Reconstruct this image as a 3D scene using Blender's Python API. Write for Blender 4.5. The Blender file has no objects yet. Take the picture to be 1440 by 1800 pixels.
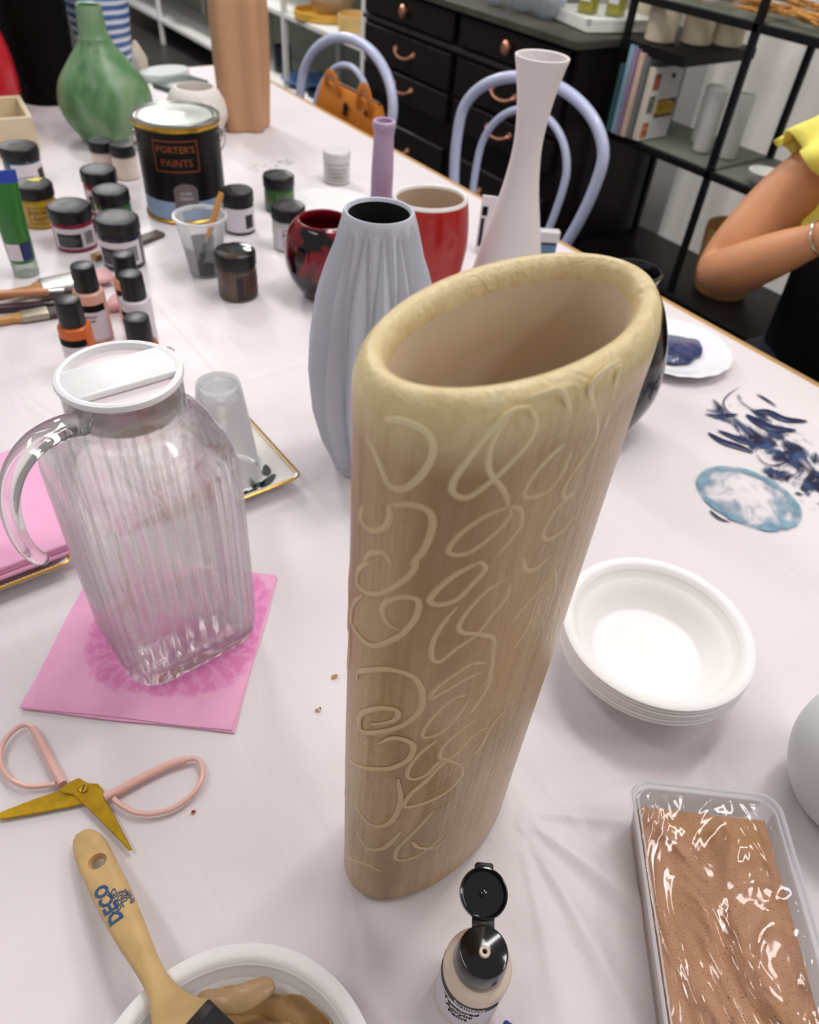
import bpy, bmesh, math, random
from mathutils import Vector, Matrix, noise
random.seed(7)
PI = math.pi
S = bpy.context.scene
C = S.collection
ZT = 0.75                                   # table top height

# ------------------------------------------------------------------ camera
# rows of the camera rotation: world x, y, z in camera axes (right, down, forward)
RX = Vector((0.81786703, -0.35146010, 0.45559776)); RY = Vector((-0.57140418, -0.58931377, 0.57114494)); RZ = Vector((0.06775537, -0.72745108, -0.68280607))
CAMPOS = Vector((0, 0, 1.27)); FPX = 1300.0
cam = bpy.data.cameras.new('camera'); camo = bpy.data.objects.new('camera', cam); C.objects.link(camo)
right = Vector((RX[0], RY[0], RZ[0])); down = Vector((RX[1], RY[1], RZ[1])); fwd = Vector((RX[2], RY[2], RZ[2]))
m = Matrix.Identity(4)
for i in range(3):
    m[i][0] = right[i]; m[i][1] = -down[i]; m[i][2] = -fwd[i]; m[i][3] = CAMPOS[i]
camo.matrix_world = m
cam.sensor_fit = 'HORIZONTAL'; cam.sensor_width = 36.0; cam.lens = 36.0*FPX/1440.0
cam.clip_start = 0.02; cam.clip_end = 60
cam.dof.use_dof = True; cam.dof.focus_distance = 0.42; cam.dof.aperture_fstop = 12.5
S.camera = camo

# ------------------------------------------------------------------ light
w = bpy.data.worlds.new('world'); S.world = w; w.use_nodes = True
w.node_tree.nodes['Background'].inputs[0].default_value = (1.0, 0.97, 0.96, 1)
w.node_tree.nodes['Background'].inputs[1].default_value = 0.34
S.cycles.transparent_max_bounces = 40; S.cycles.max_bounces = 16; S.cycles.transmission_bounces = 16
S.view_settings.view_transform = 'Standard'; S.view_settings.look = 'None'
S.view_settings.exposure = 0.0; S.view_settings.gamma = 1.0; S.view_settings.use_curve_mapping = False
def area(name, loc, sx, sy, power, tgt=None, col=(1, 0.97, 0.95)):
    l = bpy.data.lights.new(name, 'AREA'); l.shape = 'RECTANGLE'; l.size = sx; l.size_y = sy; l.energy = power; l.color = col
    o = bpy.data.objects.new(name, l); C.objects.link(o); o.location = loc
    if tgt:
        o.rotation_euler = (Vector(tgt)-Vector(loc)).to_track_quat('-Z', 'Y').to_euler()
    return o
area('overhead_light', (0.9, 0.9, 2.75), 0.30, 1.2, 15)
area('overhead_light', (-0.7, 0.9, 2.75), 0.30, 1.2, 10)
area('overhead_light', (0.7, 3.2, 2.75), 0.30, 1.2, 30)
area('overhead_light', (1.5, -0.9, 2.75), 0.30, 1.2, 16)
area('overhead_light', (1.5, 5.0, 2.75), 0.30, 1.2, 60)
area('overhead_light', (1.75, 0.55, 2.75), 0.15, 1.8, 15, (2.15, 0.6, 0.9))  # extra lamp, added and aimed to brighten the curtain behind the shelf unit
area('added_curtain_backlight', (2.42, 0.2, 0.95), 2.6, 1.8, 15, (1.0, 0.2, 0.95))  # added lamp behind the curtain to make it brighter; there is no window

# ------------------------------------------------------------------ helpers
def ray(u, v):
    a = u-720.0; b = v-900.0
    return Vector([RX[0]*a+RX[1]*b+RX[2]*FPX, RY[0]*a+RY[1]*b+RY[2]*FPX, RZ[0]*a+RZ[1]*b+RZ[2]*FPX])
def T(u, v, z=ZT):
    r = ray(u, v); t = (z-CAMPOS.z)/r.z
    return CAMPOS+r*t
def TX(u, v, x):
    r = ray(u, v); return CAMPOS+r*((x-CAMPOS.x)/r.x)
def lin(c):
    c = c/255.0
    return c/12.92 if c <= 0.04045 else ((c+0.055)/1.055)**2.4
def rgb(r, g, b): return (lin(r), lin(g), lin(b), 1)
class NT:
    def __init__(s, name):
        s.m = bpy.data.materials.new(name); s.m.use_nodes = True; s.t = s.m.node_tree; s.n = s.t.nodes
        s.b = s.n['Principled BSDF']
    def add(s, typ, **kw):
        nd = s.n.new(typ)
        for k, v in kw.items():
            if k.startswith('i_'):
                key = k[2:]; key = int(key) if key.isdigit() else key.replace('_', ' ')
                nd.inputs[key].default_value = v
            else: setattr(nd, k, v)
        return nd
    def l(s, a, b): s.t.links.new(a, b)
    def coord(s, scale=(1, 1, 1), rot=(0, 0, 0)):
        tc = s.add('ShaderNodeTexCoord'); mp = s.add('ShaderNodeMapping'); mp.inputs['Scale'].default_value = scale; mp.inputs['Rotation'].default_value = rot
        s.l(tc.outputs['Object'], mp.inputs['Vector']); return mp.outputs['Vector']
    def noise(s, vec, scale=5, detail=4, rough=0.5, dist=0.0):
        nn = s.add('ShaderNodeTexNoise'); nn.inputs['Scale'].default_value = scale; nn.inputs['Detail'].default_value = detail
        nn.inputs['Roughness'].default_value = rough; nn.inputs['Distortion'].default_value = dist
        s.l(vec, nn.inputs['Vector']); return nn.outputs['Fac']
    def ramp(s, fac, stops):
        r = s.add('ShaderNodeValToRGB'); e = r.color_ramp.elements
        while len(e) < len(stops): e.new(0.5)
        for i, (p, c) in enumerate(stops): e[i].position = p; e[i].color = c
        s.l(fac, r.inputs[0]); return r.outputs[0]
    def bump(s, h, strength=0.3, dist=0.001):
        b = s.add('ShaderNodeBump'); b.inputs['Strength'].default_value = strength; b.inputs['Distance'].default_value = dist
        s.l(h, b.inputs['Height']); s.l(b.outputs[0], s.b.inputs['Normal']); return b
def M(name, color, rough=0.5, metal=0.0, spec=0.5, coat=0.0, var=0.0, vscale=20, bump=0.0, bscale=200, bdist=0.001, trans=0.0, ior=1.45, sss=0.0, scale3=(1, 1, 1)):
    t = NT(name); b = t.b
    b.inputs['Base Color'].default_value = color; b.inputs['Roughness'].default_value = rough; b.inputs['Metallic'].default_value = metal
    b.inputs['Specular IOR Level'].default_value = spec; b.inputs['Coat Weight'].default_value = coat; b.inputs['Coat Roughness'].default_value = 0.06
    b.inputs['Transmission Weight'].default_value = trans; b.inputs['IOR'].default_value = ior
    v = t.coord(scale3)
    if var > 0:
        f = t.noise(v, vscale)
        d = tuple(max(0, c*(1-var)) for c in color[:3])+(1,); l_ = tuple(min(1, c*(1+var)) for c in color[:3])+(1,)
        t.l(t.ramp(f, [(0.3, d), (0.7, l_)]), b.inputs['Base Color'])
    if bump > 0: t.bump(t.noise(v, bscale, 3), bump, bdist)
    return t.m
def glassmat(name, color=(1, 1, 1, 1), clear=0.5, rough=0.0, ior=1.45, bump=0.0, bscale=80):
    t = NT(name); t.n.remove(t.b); out = t.n['Material Output']
    tr = t.add('ShaderNodeBsdfTransparent'); tr.inputs[0].default_value = color
    gl = t.add('ShaderNodeBsdfGlass'); gl.inputs[0].default_value = color; gl.inputs['Roughness'].default_value = rough; gl.inputs['IOR'].default_value = ior
    if bump > 0:
        bp = t.add('ShaderNodeBump'); bp.inputs['Strength'].default_value = bump; bp.inputs['Distance'].default_value = 0.001
        t.l(t.noise(t.coord(), bscale, 3), bp.inputs['Height']); t.l(bp.outputs[0], gl.inputs['Normal'])
    rf = t.add('ShaderNodeBsdfGlass'); rf.inputs[0].default_value = color; rf.inputs['Roughness'].default_value = rough; rf.inputs['IOR'].default_value = ior
    t.n.remove(gl); gl = t.add('ShaderNodeBsdfGlossy'); gl.inputs['Roughness'].default_value = 0.02; gl.inputs[0].default_value = (1, 1, 1, 1)
    fr = t.add('ShaderNodeFresnel'); fr.inputs[0].default_value = ior
    if bump > 0:
        for q in (rf, gl, fr): t.l(bp.outputs[0], q.inputs['Normal'])
    mx = t.add('ShaderNodeMixShader'); mx.inputs[0].default_value = 1-clear; t.l(tr.outputs[0], mx.inputs[1]); t.l(rf.outputs[0], mx.inputs[2])
    hf = t.add('ShaderNodeMath', operation='MULTIPLY'); hf.inputs[1].default_value = 0.55; t.l(fr.outputs[0], hf.inputs[0]); m2 = t.add('ShaderNodeMixShader'); t.l(hf.outputs[0], m2.inputs[0]); t.l(mx.outputs[0], m2.inputs[1]); t.l(gl.outputs[0], m2.inputs[2]); t.l(m2.outputs[0], out.inputs[0])
    return t.m
def filmmat(name, color, opacity=0.4, rough=0.2, bump=0.0, bscale=60, bdist=0.002):
    """translucent plastic: part transparent, part diffuse / glossy"""
    t = NT(name); out = t.n['Material Output']; t.b.inputs['Base Color'].default_value = color; t.b.inputs['Roughness'].default_value = rough
    if bump > 0: t.bump(t.noise(t.coord(), bscale, 4, 0.6, 0.6), bump, bdist)
    tr = t.add('ShaderNodeBsdfTransparent'); fr = t.add('ShaderNodeFresnel'); fr.inputs[0].default_value = 1.45
    mt = t.add('ShaderNodeMath', operation='MAXIMUM'); mt.inputs[1].default_value = opacity; t.l(fr.outputs[0], mt.inputs[0])
    tl = t.add('ShaderNodeBsdfTranslucent'); tl.inputs[0].default_value = color; mb_ = t.add('ShaderNodeMixShader'); mb_.inputs[0].default_value = 0.45; t.l(t.b.outputs[0], mb_.inputs[1]); t.l(tl.outputs[0], mb_.inputs[2])
    mx = t.add('ShaderNodeMixShader'); t.l(mt.outputs[0], mx.inputs[0]); t.l(tr.outputs[0], mx.inputs[1]); t.l(mb_.outputs[0], mx.inputs[2])
    t.l(mx.outputs[0], out.inputs[0]); return t.m

class MB:
    def __init__(s): s.v = []; s.f = []; s.mi = []
    def add(s, v, f, mi=0, mat=None):
        o = len(s.v)
        s.v += [(mat @ Vector(p)) if mat else Vector(p) for p in v]
        s.f += [tuple(i+o for i in q) for q in f]
        s.mi += ([mi]*len(f)) if isinstance(mi, int) else list(mi)
        return s
    def rings(s, rings, mi=0, cap0=False, cap1=False, closed=True, mat=None, mis=None):
        n = len(rings[0]); v = [p for r in rings for p in r]; f = []; ms = []
        for j in range(len(rings)-1):
            for i in range(n if closed else n-1):
                k = (i+1) % n
                f.append((j*n+i, j*n+k, (j+1)*n+k, (j+1)*n+i)); ms.append(mis[j] if mis else mi)
        if cap0: f.append(tuple(range(n-1, -1, -1))); ms.append(mis[0] if mis else mi)
        if cap1: b = (len(rings)-1)*n; f.append(tuple(range(b, b+n))); ms.append(mis[-1] if mis else mi)
        return s.add(v, f, ms, mat)
    def lathe(s, prof, n=40, mi=0, mis=None, rfun=None, mat=None, cap0=True, cap1=True):
        """prof: (r, z) list; last/first closed with a cap"""
        rs = []
        for j, (r, z) in enumerate(prof):
            rs.append([((rfun(r, z, 2*PI*i/n) if rfun else r)*math.cos(2*PI*i/n), (rfun(r, z, 2*PI*i/n) if rfun else r)*math.sin(2*PI*i/n), z) for i in range(n)])
        return s.rings(rs, mi, cap0, cap1, True, mat, mis)
    def box(s, x0, x1, y0, y1, z0, z1, mi=0, mat=None, bev=0.0):
        if bev > 0:
            b = bev
            def ring(z, d): return [(x0+d+b, y0+d, z), (x1-d-b, y0+d, z), (x1-d, y0+d+b, z), (x1-d, y1-d-b, z), (x1-d-b, y1-d, z), (x0+d+b, y1-d, z), (x0+d, y1-d-b, z), (x0+d, y0+d+b, z)]
            return s.rings([ring(z0, b*0.6), ring(z0+b*0.6, 0), ring(z1-b*0.6, 0), ring(z1, b*0.6)], mi, True, True, True, mat)
        v = [(x0, y0, z0), (x1, y0, z0), (x1, y1, z0), (x0, y1, z0), (x0, y0, z1), (x1, y0, z1), (x1, y1, z1), (x0, y1, z1)]
        f = [(3, 2, 1, 0), (4, 5, 6, 7), (0, 1, 5, 4), (1, 2, 6, 5), (2, 3, 7, 6), (3, 0, 4, 7)]
        return s.add(v, f, mi, mat)
    def prism(s, out, z0, z1, mi=0, mat=None, bev=0.0, zf=None):
        """extruded outline (x,y) list ccw; bev insets the top and bottom edges"""
        n = len(out); c = Vector((sum(p[0] for p in out)/n, sum(p[1] for p in out)/n))
        def ins(d):
            r = []
            for i in range(n):
                a = Vector(out[i-1][:2]); b = Vector(out[i][:2]); e = Vector(out[(i+1) % n][:2])
                t = (e-a); t = t.normalized() if t.length > 1e-9 else Vector((1, 0)); nn = Vector((-t.y, t.x))
                r.append(b+nn*d)
            return r
        lv = [(z0, bev), (z0+bev, 0), (z1-bev, 0), (z1, bev)] if bev > 0 else [(z0, 0), (z1, 0)]
        return s.rings([[(p.x, p.y, z+(zf(p.x, p.y) if zf else 0)) for p in ins(d)] for z, d in lv], mi, True, True, True, mat)
    def tube(s, pts, rad, n=12, mi=0, closed=False, caps=True, flat=1.0, up=None, mat=None):
        pts = [Vector(p) for p in pts]; N = len(pts); rs = []
        r = rad if callable(rad) else (lambda t: rad)
        prev = None
        for i, p in enumerate(pts):
            a = pts[(i-1) % N] if (closed or i > 0) else p; b = pts[(i+1) % N] if (closed or i < N-1) else p
            t = (b-a).normalized()
            if up is not None: nn = Vector(up)-t*t.dot(Vector(up)); nn.normalize()
            elif prev is None:
                nn = Vector((0, 0, 1)) if abs(t.z) < 0.9 else Vector((1, 0, 0)); nn = (nn-t*t.dot(nn)).normalized()
            else: nn = (prev-t*t.dot(prev)).normalized()
            prev = nn; bb = t.cross(nn); rr = r(i/max(1, N-1))
            rs.append([p+nn*math.cos(2*PI*k/n)*rr*flat+bb*math.sin(2*PI*k/n)*rr for k in range(n)])
        if closed: rs.append(rs[0])
        return s.rings(rs, mi, caps and not closed, caps and not closed, True, mat)
    def grid(s, fn, nu, nv, mi=0):
        v = [fn(i/nu, j/nv) for j in range(nv+1) for i in range(nu+1)]
        f = [(j*(nu+1)+i, j*(nu+1)+i+1, (j+1)*(nu+1)+i+1, (j+1)*(nu+1)+i) for j in range(nv) for i in range(nu)]
        return s.add(v, f, mi)
    def build(s, name, mats, parent=None, loc=None, rz=0.0, sharp=38, smooth=True, recalc=True, **tg):
        me = bpy.data.meshes.new(name); me.from_pydata([tuple(p) for p in s.v], [], s.f)
        if not isinstance(mats, (list, tuple)): mats = [mats]
        for k in mats: me.materials.append(k)
        for p, k in zip(me.polygons, s.mi): p.material_index = k
        if recalc:
            bm = bmesh.new(); bm.from_mesh(me); bmesh.ops.remove_doubles(bm, verts=bm.verts, dist=1e-6); bmesh.ops.recalc_face_normals(bm, faces=bm.faces); bm.to_mesh(me); bm.free()
        if smooth:
            me.shade_smooth(); me.set_sharp_from_angle(angle=math.radians(sharp))
        me.update()
        o = bpy.data.objects.new(name, me); C.objects.link(o)
        if parent: o.parent = parent
        if loc is not None: o.location = loc
        if rz: o.rotation_euler = (0, 0, rz)
        for k, v in tg.items(): o[k] = v
        return o
def thing(name, label, cat, loc=(0, 0, 0), rz=0.0, group=None):
    o = bpy.data.objects.new(name, None); C.objects.link(o); o.empty_display_size = 0.02
    o.location = loc; o.rotation_euler = (0, 0, rz); o['label'] = label; o['category'] = cat
    if group: o['group'] = group
    return o
def tag(o, label, cat, group=None):
    o['label'] = label; o['category'] = cat
    if group: o['group'] = group
    return o
def struct(o): o['kind'] = 'structure'; return o
def cr(pts, sub=6, closed=False):
    """catmull-rom through points"""
    P = [Vector(p) for p in pts]; n = len(P); out = []
    for i in range(n if closed else n-1):
        a = P[(i-1) % n] if (closed or i > 0) else P[i]*2-P[i+1]
        b = P[i]; c = P[(i+1) % n]; d = P[(i+2) % n] if (closed or i < n-2) else P[i+1]*2-P[i]
        for k in range(sub):
            t = k/sub
            out.append(0.5*((2*b)+(c-a)*t+(2*a-5*b+4*c-d)*t*t+(3*b-a-3*c+d)*t**3))
    if not closed: out.append(P[-1])
    return out
def smoothprof(pts, sub=5): return [(p.x, p.y) for p in cr([(a, b, 0) for a, b in pts], sub)]
def rrect(hx, hy, r, n=5):
    out = []
    for cx, cy, a0 in ((hx-r, hy-r, 0), (-hx+r, hy-r, PI/2), (-hx+r, -hy+r, PI), (hx-r, -hy+r, 1.5*PI)):
        for k in range(n+1):
            a = a0+PI/2*k/n; out.append((cx+r*math.cos(a), cy+r*math.sin(a)))
    return out
DG = None
def text(body, size, mat, parent, name='lettering', mx=None, wrap=None, align='CENTER', ext=0.00012, bold=0.0, **tg):
    """a text as a thin mesh; wrap = (radius, angle, z) bends it round a vertical cylinder, else mx places it"""
    cu = bpy.data.curves.new('t', 'FONT'); cu.body = body; cu.size = size; cu.align_x = align; cu.align_y = 'CENTER'; cu.extrude = ext; cu.offset = bold; cu.resolution_u = 2
    o = bpy.data.objects.new('t', cu); C.objects.link(o)
    dg = bpy.context.evaluated_depsgraph_get(); me = bpy.data.meshes.new_from_object(o.evaluated_get(dg)); bpy.data.objects.remove(o)
    me.name = name
    for vt in me.vertices:
        c = vt.co.copy()
        if wrap:
            r, a, z = wrap; rr = r+c.z; an = a+c.x/r
            vt.co = (rr*math.cos(an), rr*math.sin(an), z+c.y)
        elif mx: vt.co = mx @ c
    me.materials.clear(); me.materials.append(mat)
    r = bpy.data.objects.new(name, me); C.objects.link(r)
    if parent: r.parent = parent
    for k, v in tg.items(): r[k] = v
    return r
def sheet(mb, r, a0, a1, z0, z1, mi=0, n=12, off=0.0002):
    """thin label patch round a cylinder of radius r"""
    rr = r+off
    mb.rings([[(rr*math.cos(a0+(a1-a0)*i/n), rr*math.sin(a0+(a1-a0)*i/n), z) for i in range(n+1)] for z in (z0, z1)], mi, closed=False)
def face_angle(x, y): return math.atan2(-y, -x)

# ------------------------------------------------------------------ materials
BLACKP = M('black_plastic', rgb(22, 22, 24), 0.38, bump=0.05, bscale=900)
BLACKG = M('gloss_black_plastic', rgb(6, 6, 7), 0.12, coat=0.5)
LIDTOP = M('worn_black_lid', rgb(46, 48, 50), 0.45, var=0.35, vscale=60)
WHITEPAPER = M('white_label_paper', rgb(222, 216, 224), 0.6, var=0.02)
BLACKPAPER = M('black_label_paper', rgb(36, 34, 36), 0.5, var=0.25, vscale=300)
GREYPRINT = M('grey_print', rgb(120, 118, 122), 0.6)
COPPER = M('copper_print', rgb(150, 82, 44), 0.4, metal=0.3)
GOLD = M('gold', rgb(205, 160, 62), 0.28, metal=1.0, bump=0.1, bscale=400)
TINLID = M('dull_tin_lid', rgb(158, 162, 156), 0.36, metal=0.9, var=0.06, bump=0.06, bscale=200)
SILVER = M('tin_silver', rgb(205, 205, 200), 0.25, metal=1.0, var=0.06, bump=0.08, bscale=300)
WOODH = M('pale_wood', rgb(196, 150, 98), 0.5, var=0.18, vscale=30, scale3=(1, 1, 1))
BLACKV = M('matt_black', rgb(9, 8, 9), 0.6, spec=0.2)
# ------------------------------------------------------------------ the setting
def mat_floor():
    t = NT('dark_floorboards'); v = t.coord((1, 1, 1))
    br = t.add('ShaderNodeTexBrick'); br.inputs['Scale'].default_value = 1.0; br.inputs['Brick Width'].default_value = 1.2; br.inputs['Row Height'].default_value = 0.14
    br.inputs['Mortar Size'].default_value = 0.003; br.inputs['Color1'].default_value = rgb(70, 66, 66); br.inputs['Color2'].default_value = rgb(56, 52, 52); br.inputs['Mortar'].default_value = rgb(18, 16, 16)
    t.l(v, br.inputs['Vector']); t.l(br.outputs[0], t.b.inputs['Base Color']); t.b.inputs['Roughness'].default_value = 0.42
    t.bump(t.noise(t.coord((2, 30, 1)), 8), 0.1); return t.m
struct(MB().box(-3, 2.5, -3, 7.5, -0.05, 0).build('floor', mat_floor(), smooth=False))
WALL = M('painted_wall', rgb(176, 174, 172), 0.8, var=0.03, vscale=2, bump=0.05, bscale=300)
struct(MB().box(2.5, 2.6, -3, 7.5, 0, 2.9).build('wall_right', WALL, smooth=False))
struct(MB().box(-3, 2.6, 7.5, 7.6, 0, 2.9).build('wall_back', WALL, smooth=False))
struct(MB().box(2.485, 2.5, -3, 7.5, 0, 0.1, bev=0.004).build('baseboard_right', M('baseboard_paint', rgb(60, 58, 58), 0.5)))

# table ---------------------------------------------------------------
TX1 = 0.977; TY1 = 2.155; TX0 = -0.75; TY0 = -0.75
WOOD = M('table_ply_wood', rgb(205, 165, 112), 0.45, var=0.15, vscale=12, scale3=(8, 0.6, 8))
tb = thing('table', 'long wooden work table under a white cloth, its bare wood edge showing along the right', 'table', (0.1, 0.7, 0))
def at_table(mb, name, mat): return mb.build(name, mat, tb)
L = (-0.1, -0.7, 0)
at_table(MB().box(TX0-0.1, TX1-0.1, TY0-0.7, TY1-0.7, ZT-0.034, ZT-0.0015, bev=0.003), 'tabletop', WOOD)
for x in (TX0+0.12, TX1-0.14):
    for y in (TY0+0.12, TY1-0.18):
        at_table(MB().box(x-0.13, x-0.07, y-0.73, y-0.67, 0, ZT-0.034, bev=0.004), 'leg', WOOD)
at_table(MB().box(TX0, TX1-0.2, TY0-0.6, TY0-0.58, ZT-0.11, ZT-0.034), 'apron_rail', WOOD)
at_table(MB().box(TX0, TX1-0.2, TY1-0.82, TY1-0.80, ZT-0.11, ZT-0.034), 'apron_rail', WOOD)

VC = Vector((0.1758, 0.1665)); VA = math.radians(10)      # cream vase footprint
def mat_cloth():
    t = NT('white_table_cloth'); b = t.b
    v = t.coord(); f = t.noise(v, 3, 3)
    t.l(t.ramp(f, [(0.3, rgb(219, 211, 215)), (0.7, rgb(229, 222, 225))]), b.inputs['Base Color'])
    b.inputs['Roughness'].default_value = 0.42; b.inputs['Specular IOR Level'].default_value = 0.35
    n1 = t.noise(t.coord((9, 3, 1), (0, 0, 0.5)), 2.2, 3, 0.5, 0.8); n2 = t.noise(t.coord((2, 8, 1), (0, 0, -0.4)), 2.5, 2, 0.5, 0.5)
    n3 = t.noise(v, 900, 2)
    a = t.add('ShaderNodeMath', operation='ADD'); t.l(n1, a.inputs[0]); t.l(n2, a.inputs[1])
    c = t.add('ShaderNodeMath', operation='MULTIPLY_ADD'); c.inputs[1].default_value = 0.02; t.l(n3, c.inputs[0]); t.l(a.outputs[0], c.inputs[2])
    t.bump(c.outputs[0], 0.45, 0.004); return t.m
def cloth_z(x, y):
    z = 0.0
    # folds pressed into the cloth
    for fx in (0.62, 0.26, -0.12):
        z += 0.0009*math.exp(-((x-fx-0.02*math.sin(y*1.7))/0.0025)**2)
    for fy in (0.735, 1.12, 1.6):
        z += 0.0009*math.exp(-((y-fy)/0.0025)**2)
    # gathers running away from the tall vase
    for ox, oy, a0, a1, fr, am in ((0.23, 0.135, -2.3, -0.15, 15, 0.0045), (0.10, 0.14, -3.2, -1.7, 9, 0.0014), (0.40, 0.12, -2.9, -1.2, 11, 0.0012)):
        dx, dy = x-ox, y-oy; d = math.hypot(dx, dy); an = math.atan2(dy, dx)
        if a0 < an < a1 and d < 0.30:
            w_ = math.sin(PI*(an-a0)/(a1-a0))*math.exp(-((d-0.08)/0.09)**2)
            k = 0.5+0.5*math.sin(fr*an+2.0*math.sin(3*an)+6*d); z += am*w_*k**3
    z += 0.0006*(noise.noise(Vector((x*9, y*4, 1.0)))+0.5)*min(1, max(0, (0.8-x)*3))
    return max(0, min(z, 0.0055))
def axis_vals(a, b, lo, hi, fine, coarse):
    r = []; x = a
    while x < b-1e-6: r.append(x); x += fine if lo <= x < hi else coarse
    r.append(b); return r
xs = axis_vals(TX0+0.004, TX1-0.0125, -0.15, 0.66, 0.0035, 0.03); ys = axis_vals(TY0+0.004, TY1-0.006, -0.10, 0.75, 0.0035, 0.03)
mb = MB(); nx = len(xs)
mb.add([(x, y, ZT+cloth_z(x, y)-0.0012) for y in ys for x in xs], [(j*nx+i, j*nx+i+1, (j+1)*nx+i+1, (j+1)*nx+i) for j in range(len(ys)-1) for i in range(nx-1)])
tag(mb.build('tablecloth', mat_cloth(), sharp=80, recalc=False), 'creased white cloth spread over the whole work table', 'tablecloth')

# ------------------------------------------------------------------ dark dresser
DRK = M('black_brown_wood', rgb(20, 15, 16), 0.42, spec=0.25, var=0.3, vscale=6, scale3=(1, 1, 6), bump=0.05, bscale=60)
DRK2 = M('black_brown_drawer_wood', rgb(26, 19, 21), 0.38, spec=0.35, var=0.25, vscale=8, scale3=(1, 1, 6))
DTOP = M('worn_dresser_top', rgb(72, 70, 62), 0.4, var=0.3, vscale=9)
BRASS = M('antique_copper', rgb(196, 140, 116), 0.35, metal=0.7)
dr = thing('dresser', 'black brown wooden dresser with curved copper drawer pulls behind the chairs', 'dresser', (1.85, 2.3, 0))
DX0, DX1, DY0, DY1 = 1.61-1.85, 2.06-1.85, 1.512-2.3, 2.52-2.3
MB().box(DX0+0.01, DX1, DY0, DY1, 0.06, 0.872, bev=0.004).build('body', DRK, dr)
MB().box(DX0-0.02, DX1, DY0-0.015, DY1+0.015, 0.872, 0.895, bev=0.006).build('top_board', DTOP, dr)
MB().box(DX0+0.03, DX1-0.02, DY0+0.02, DY1-0.02, 0, 0.06).box(DX0-0.004, DX0+0.02, DY0, DY1, 0.06, 0.12, bev=0.004).build('plinth', DRK, dr)
MB().box(DX0-0.004, DX0+0.02, DY0, DY1, 0.768, 0.782, bev=0.003).build('mid_rail', M('grey_worn_edge', rgb(52, 46, 50), 0.4), dr)
cols = [(DY0+0.02, 1.985-2.3), (2.015-2.3, DY1-0.02)]
for y0, y1 in cols:
    for z0, z1, knob in ((0.79, 0.866, True), (0.658, 0.758, False), (0.566, 0.648, False), (0.35, 0.49, False), (0.14, 0.335, False)):
        d = MB().box(DX0-0.008, DX0+0.012, y0, y1, z0, z1, bev=0.004).build('drawer', DRK2, dr)
        cy = (y0+y1)/2; cz = (z0+z1)/2
        if knob:
            MB().lathe([(0.004, 0), (0.005, 0.008), (0.012, 0.012), (0.014, 0.018), (0.010, 0.024), (0.0, 0.026)], 20, mat=Matrix.Translation((DX0-0.007, cy, cz)) @ Matrix.Rotation(-PI/2, 4, 'Y') @ Matrix.Scale(1.35, 4, (1, 0, 0))).build('knob', BRASS, d)
        else:
            mb = MB().tube(cr([(DX0-0.008, cy-0.05, cz+0.008), (DX0-0.014, cy-0.046, cz+0.003), (DX0-0.019, cy-0.025, cz-0.006), (DX0-0.020, cy, cz-0.009), (DX0-0.019, cy+0.025, cz-0.006), (DX0-0.014, cy+0.046, cz+0.003), (DX0-0.008, cy+0.05, cz+0.008)]), 0.0042, 8)
            for s in (-1, 1): mb.lathe([(0.010, 0), (0.009, 0.003), (0, 0.004)], 12, mat=Matrix.Translation((DX0-0.008, cy+s*0.05, cz+0.008)) @ Matrix.Rotation(-PI/2, 4, 'Y'))
            mb.build('drawer_pull', BRASS, d)
# things on the dresser
CLEAR = glassmat('clear_glass', (0.97, 0.99, 0.98, 1), 0.5)
MILKG = filmmat('frosted_glass', rgb(214, 220, 226), 0.5, 0.15)
for i, (u, v, r) in enumerate(((1, 1, 0.045), (2, 2, 0.05), (3, 3, 0.04))):
    x, y = ((1.70, 1.838), (1.705, 1.74), (1.68, 1.935))[i]
    z0 = 0.896
    tag(MB().lathe([(r*0.35, 0), (r*0.72, r*0.28), (r, r*0.95), (r*0.8, r*1.55), (r*0.4, r*1.8), (r*0.42, r*2.0), (r*0.38, r*2.0), (r*0.36, r*1.82), (r*0.74, r*1.5), (r*0.93, r*0.95), (r*0.6, r*0.3), (0.0, r*0.12)], 32, rfun=lambda rr, z, a: rr*(1+0.05*math.sin(8*a))).build('glass_bowl', MILKG, loc=(x, y, z0)),
        ('round ribbed frosted glass bowl in the middle of the three on the dresser', 'round ribbed frosted glass bowl on the dresser, nearest the square tray', 'round ribbed frosted glass bowl on the dresser, farthest from the square tray')[i], 'bowl', 'frosted glass bowls on the dresser')
tr = thing('tray', 'white square tray standing on the right end of the dark dresser', 'tray', (1.80, 1.63, 0.896), math.radians(-14))
CRM = M('cream_ceramic', rgb(238, 238, 234), 0.3)
MB().box(-0.105, 0.105, -0.105, 0.105, 0, 0.022, bev=0.006).box(-0.105, 0.105, -0.105, -0.095, 0.02, 0.03).box(-0.105, 0.105, 0.095, 0.105, 0.02, 0.03).box(-0.105, -0.095, -0.105, 0.105, 0.02, 0.03).box(0.095, 0.105, -0.105, 0.105, 0.02, 0.03).build('tray_body', CRM, tr)
YOIL = M('yellow_oil', rgb(214, 206, 70), 0.1, trans=0.4)
for i, (x, y) in enumerate(((1.775, 1.66), (1.83, 1.61))):
    bt = thing('diffuser_bottle', ('square clear glass bottle of yellow oil on the left of the white tray', 'square clear glass bottle of yellow oil on the right of the white tray')[i], 'bottle', (x, y, 0.918), 0.3, 'oil bottles on the tray')
    MB().box(-0.022, 0.022, -0.022, 0.022, 0.001, 0.10, bev=0.004).lathe([(0.011, 0.099), (0.011, 0.125), (0.013, 0.126), (0.013, 0.13), (0, 0.13)], 16).build('glass', CLEAR, bt)
    MB().box(-0.019, 0.019, -0.019, 0.019, 0.004, 0.04 if i == 0 else 0.07, bev=0.003).build('oil', YOIL, bt)
    MB().box(-0.0235, -0.0225, -0.014, 0.014, 0.03, 0.08).build('label', WHITEPAPER, bt)
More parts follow.
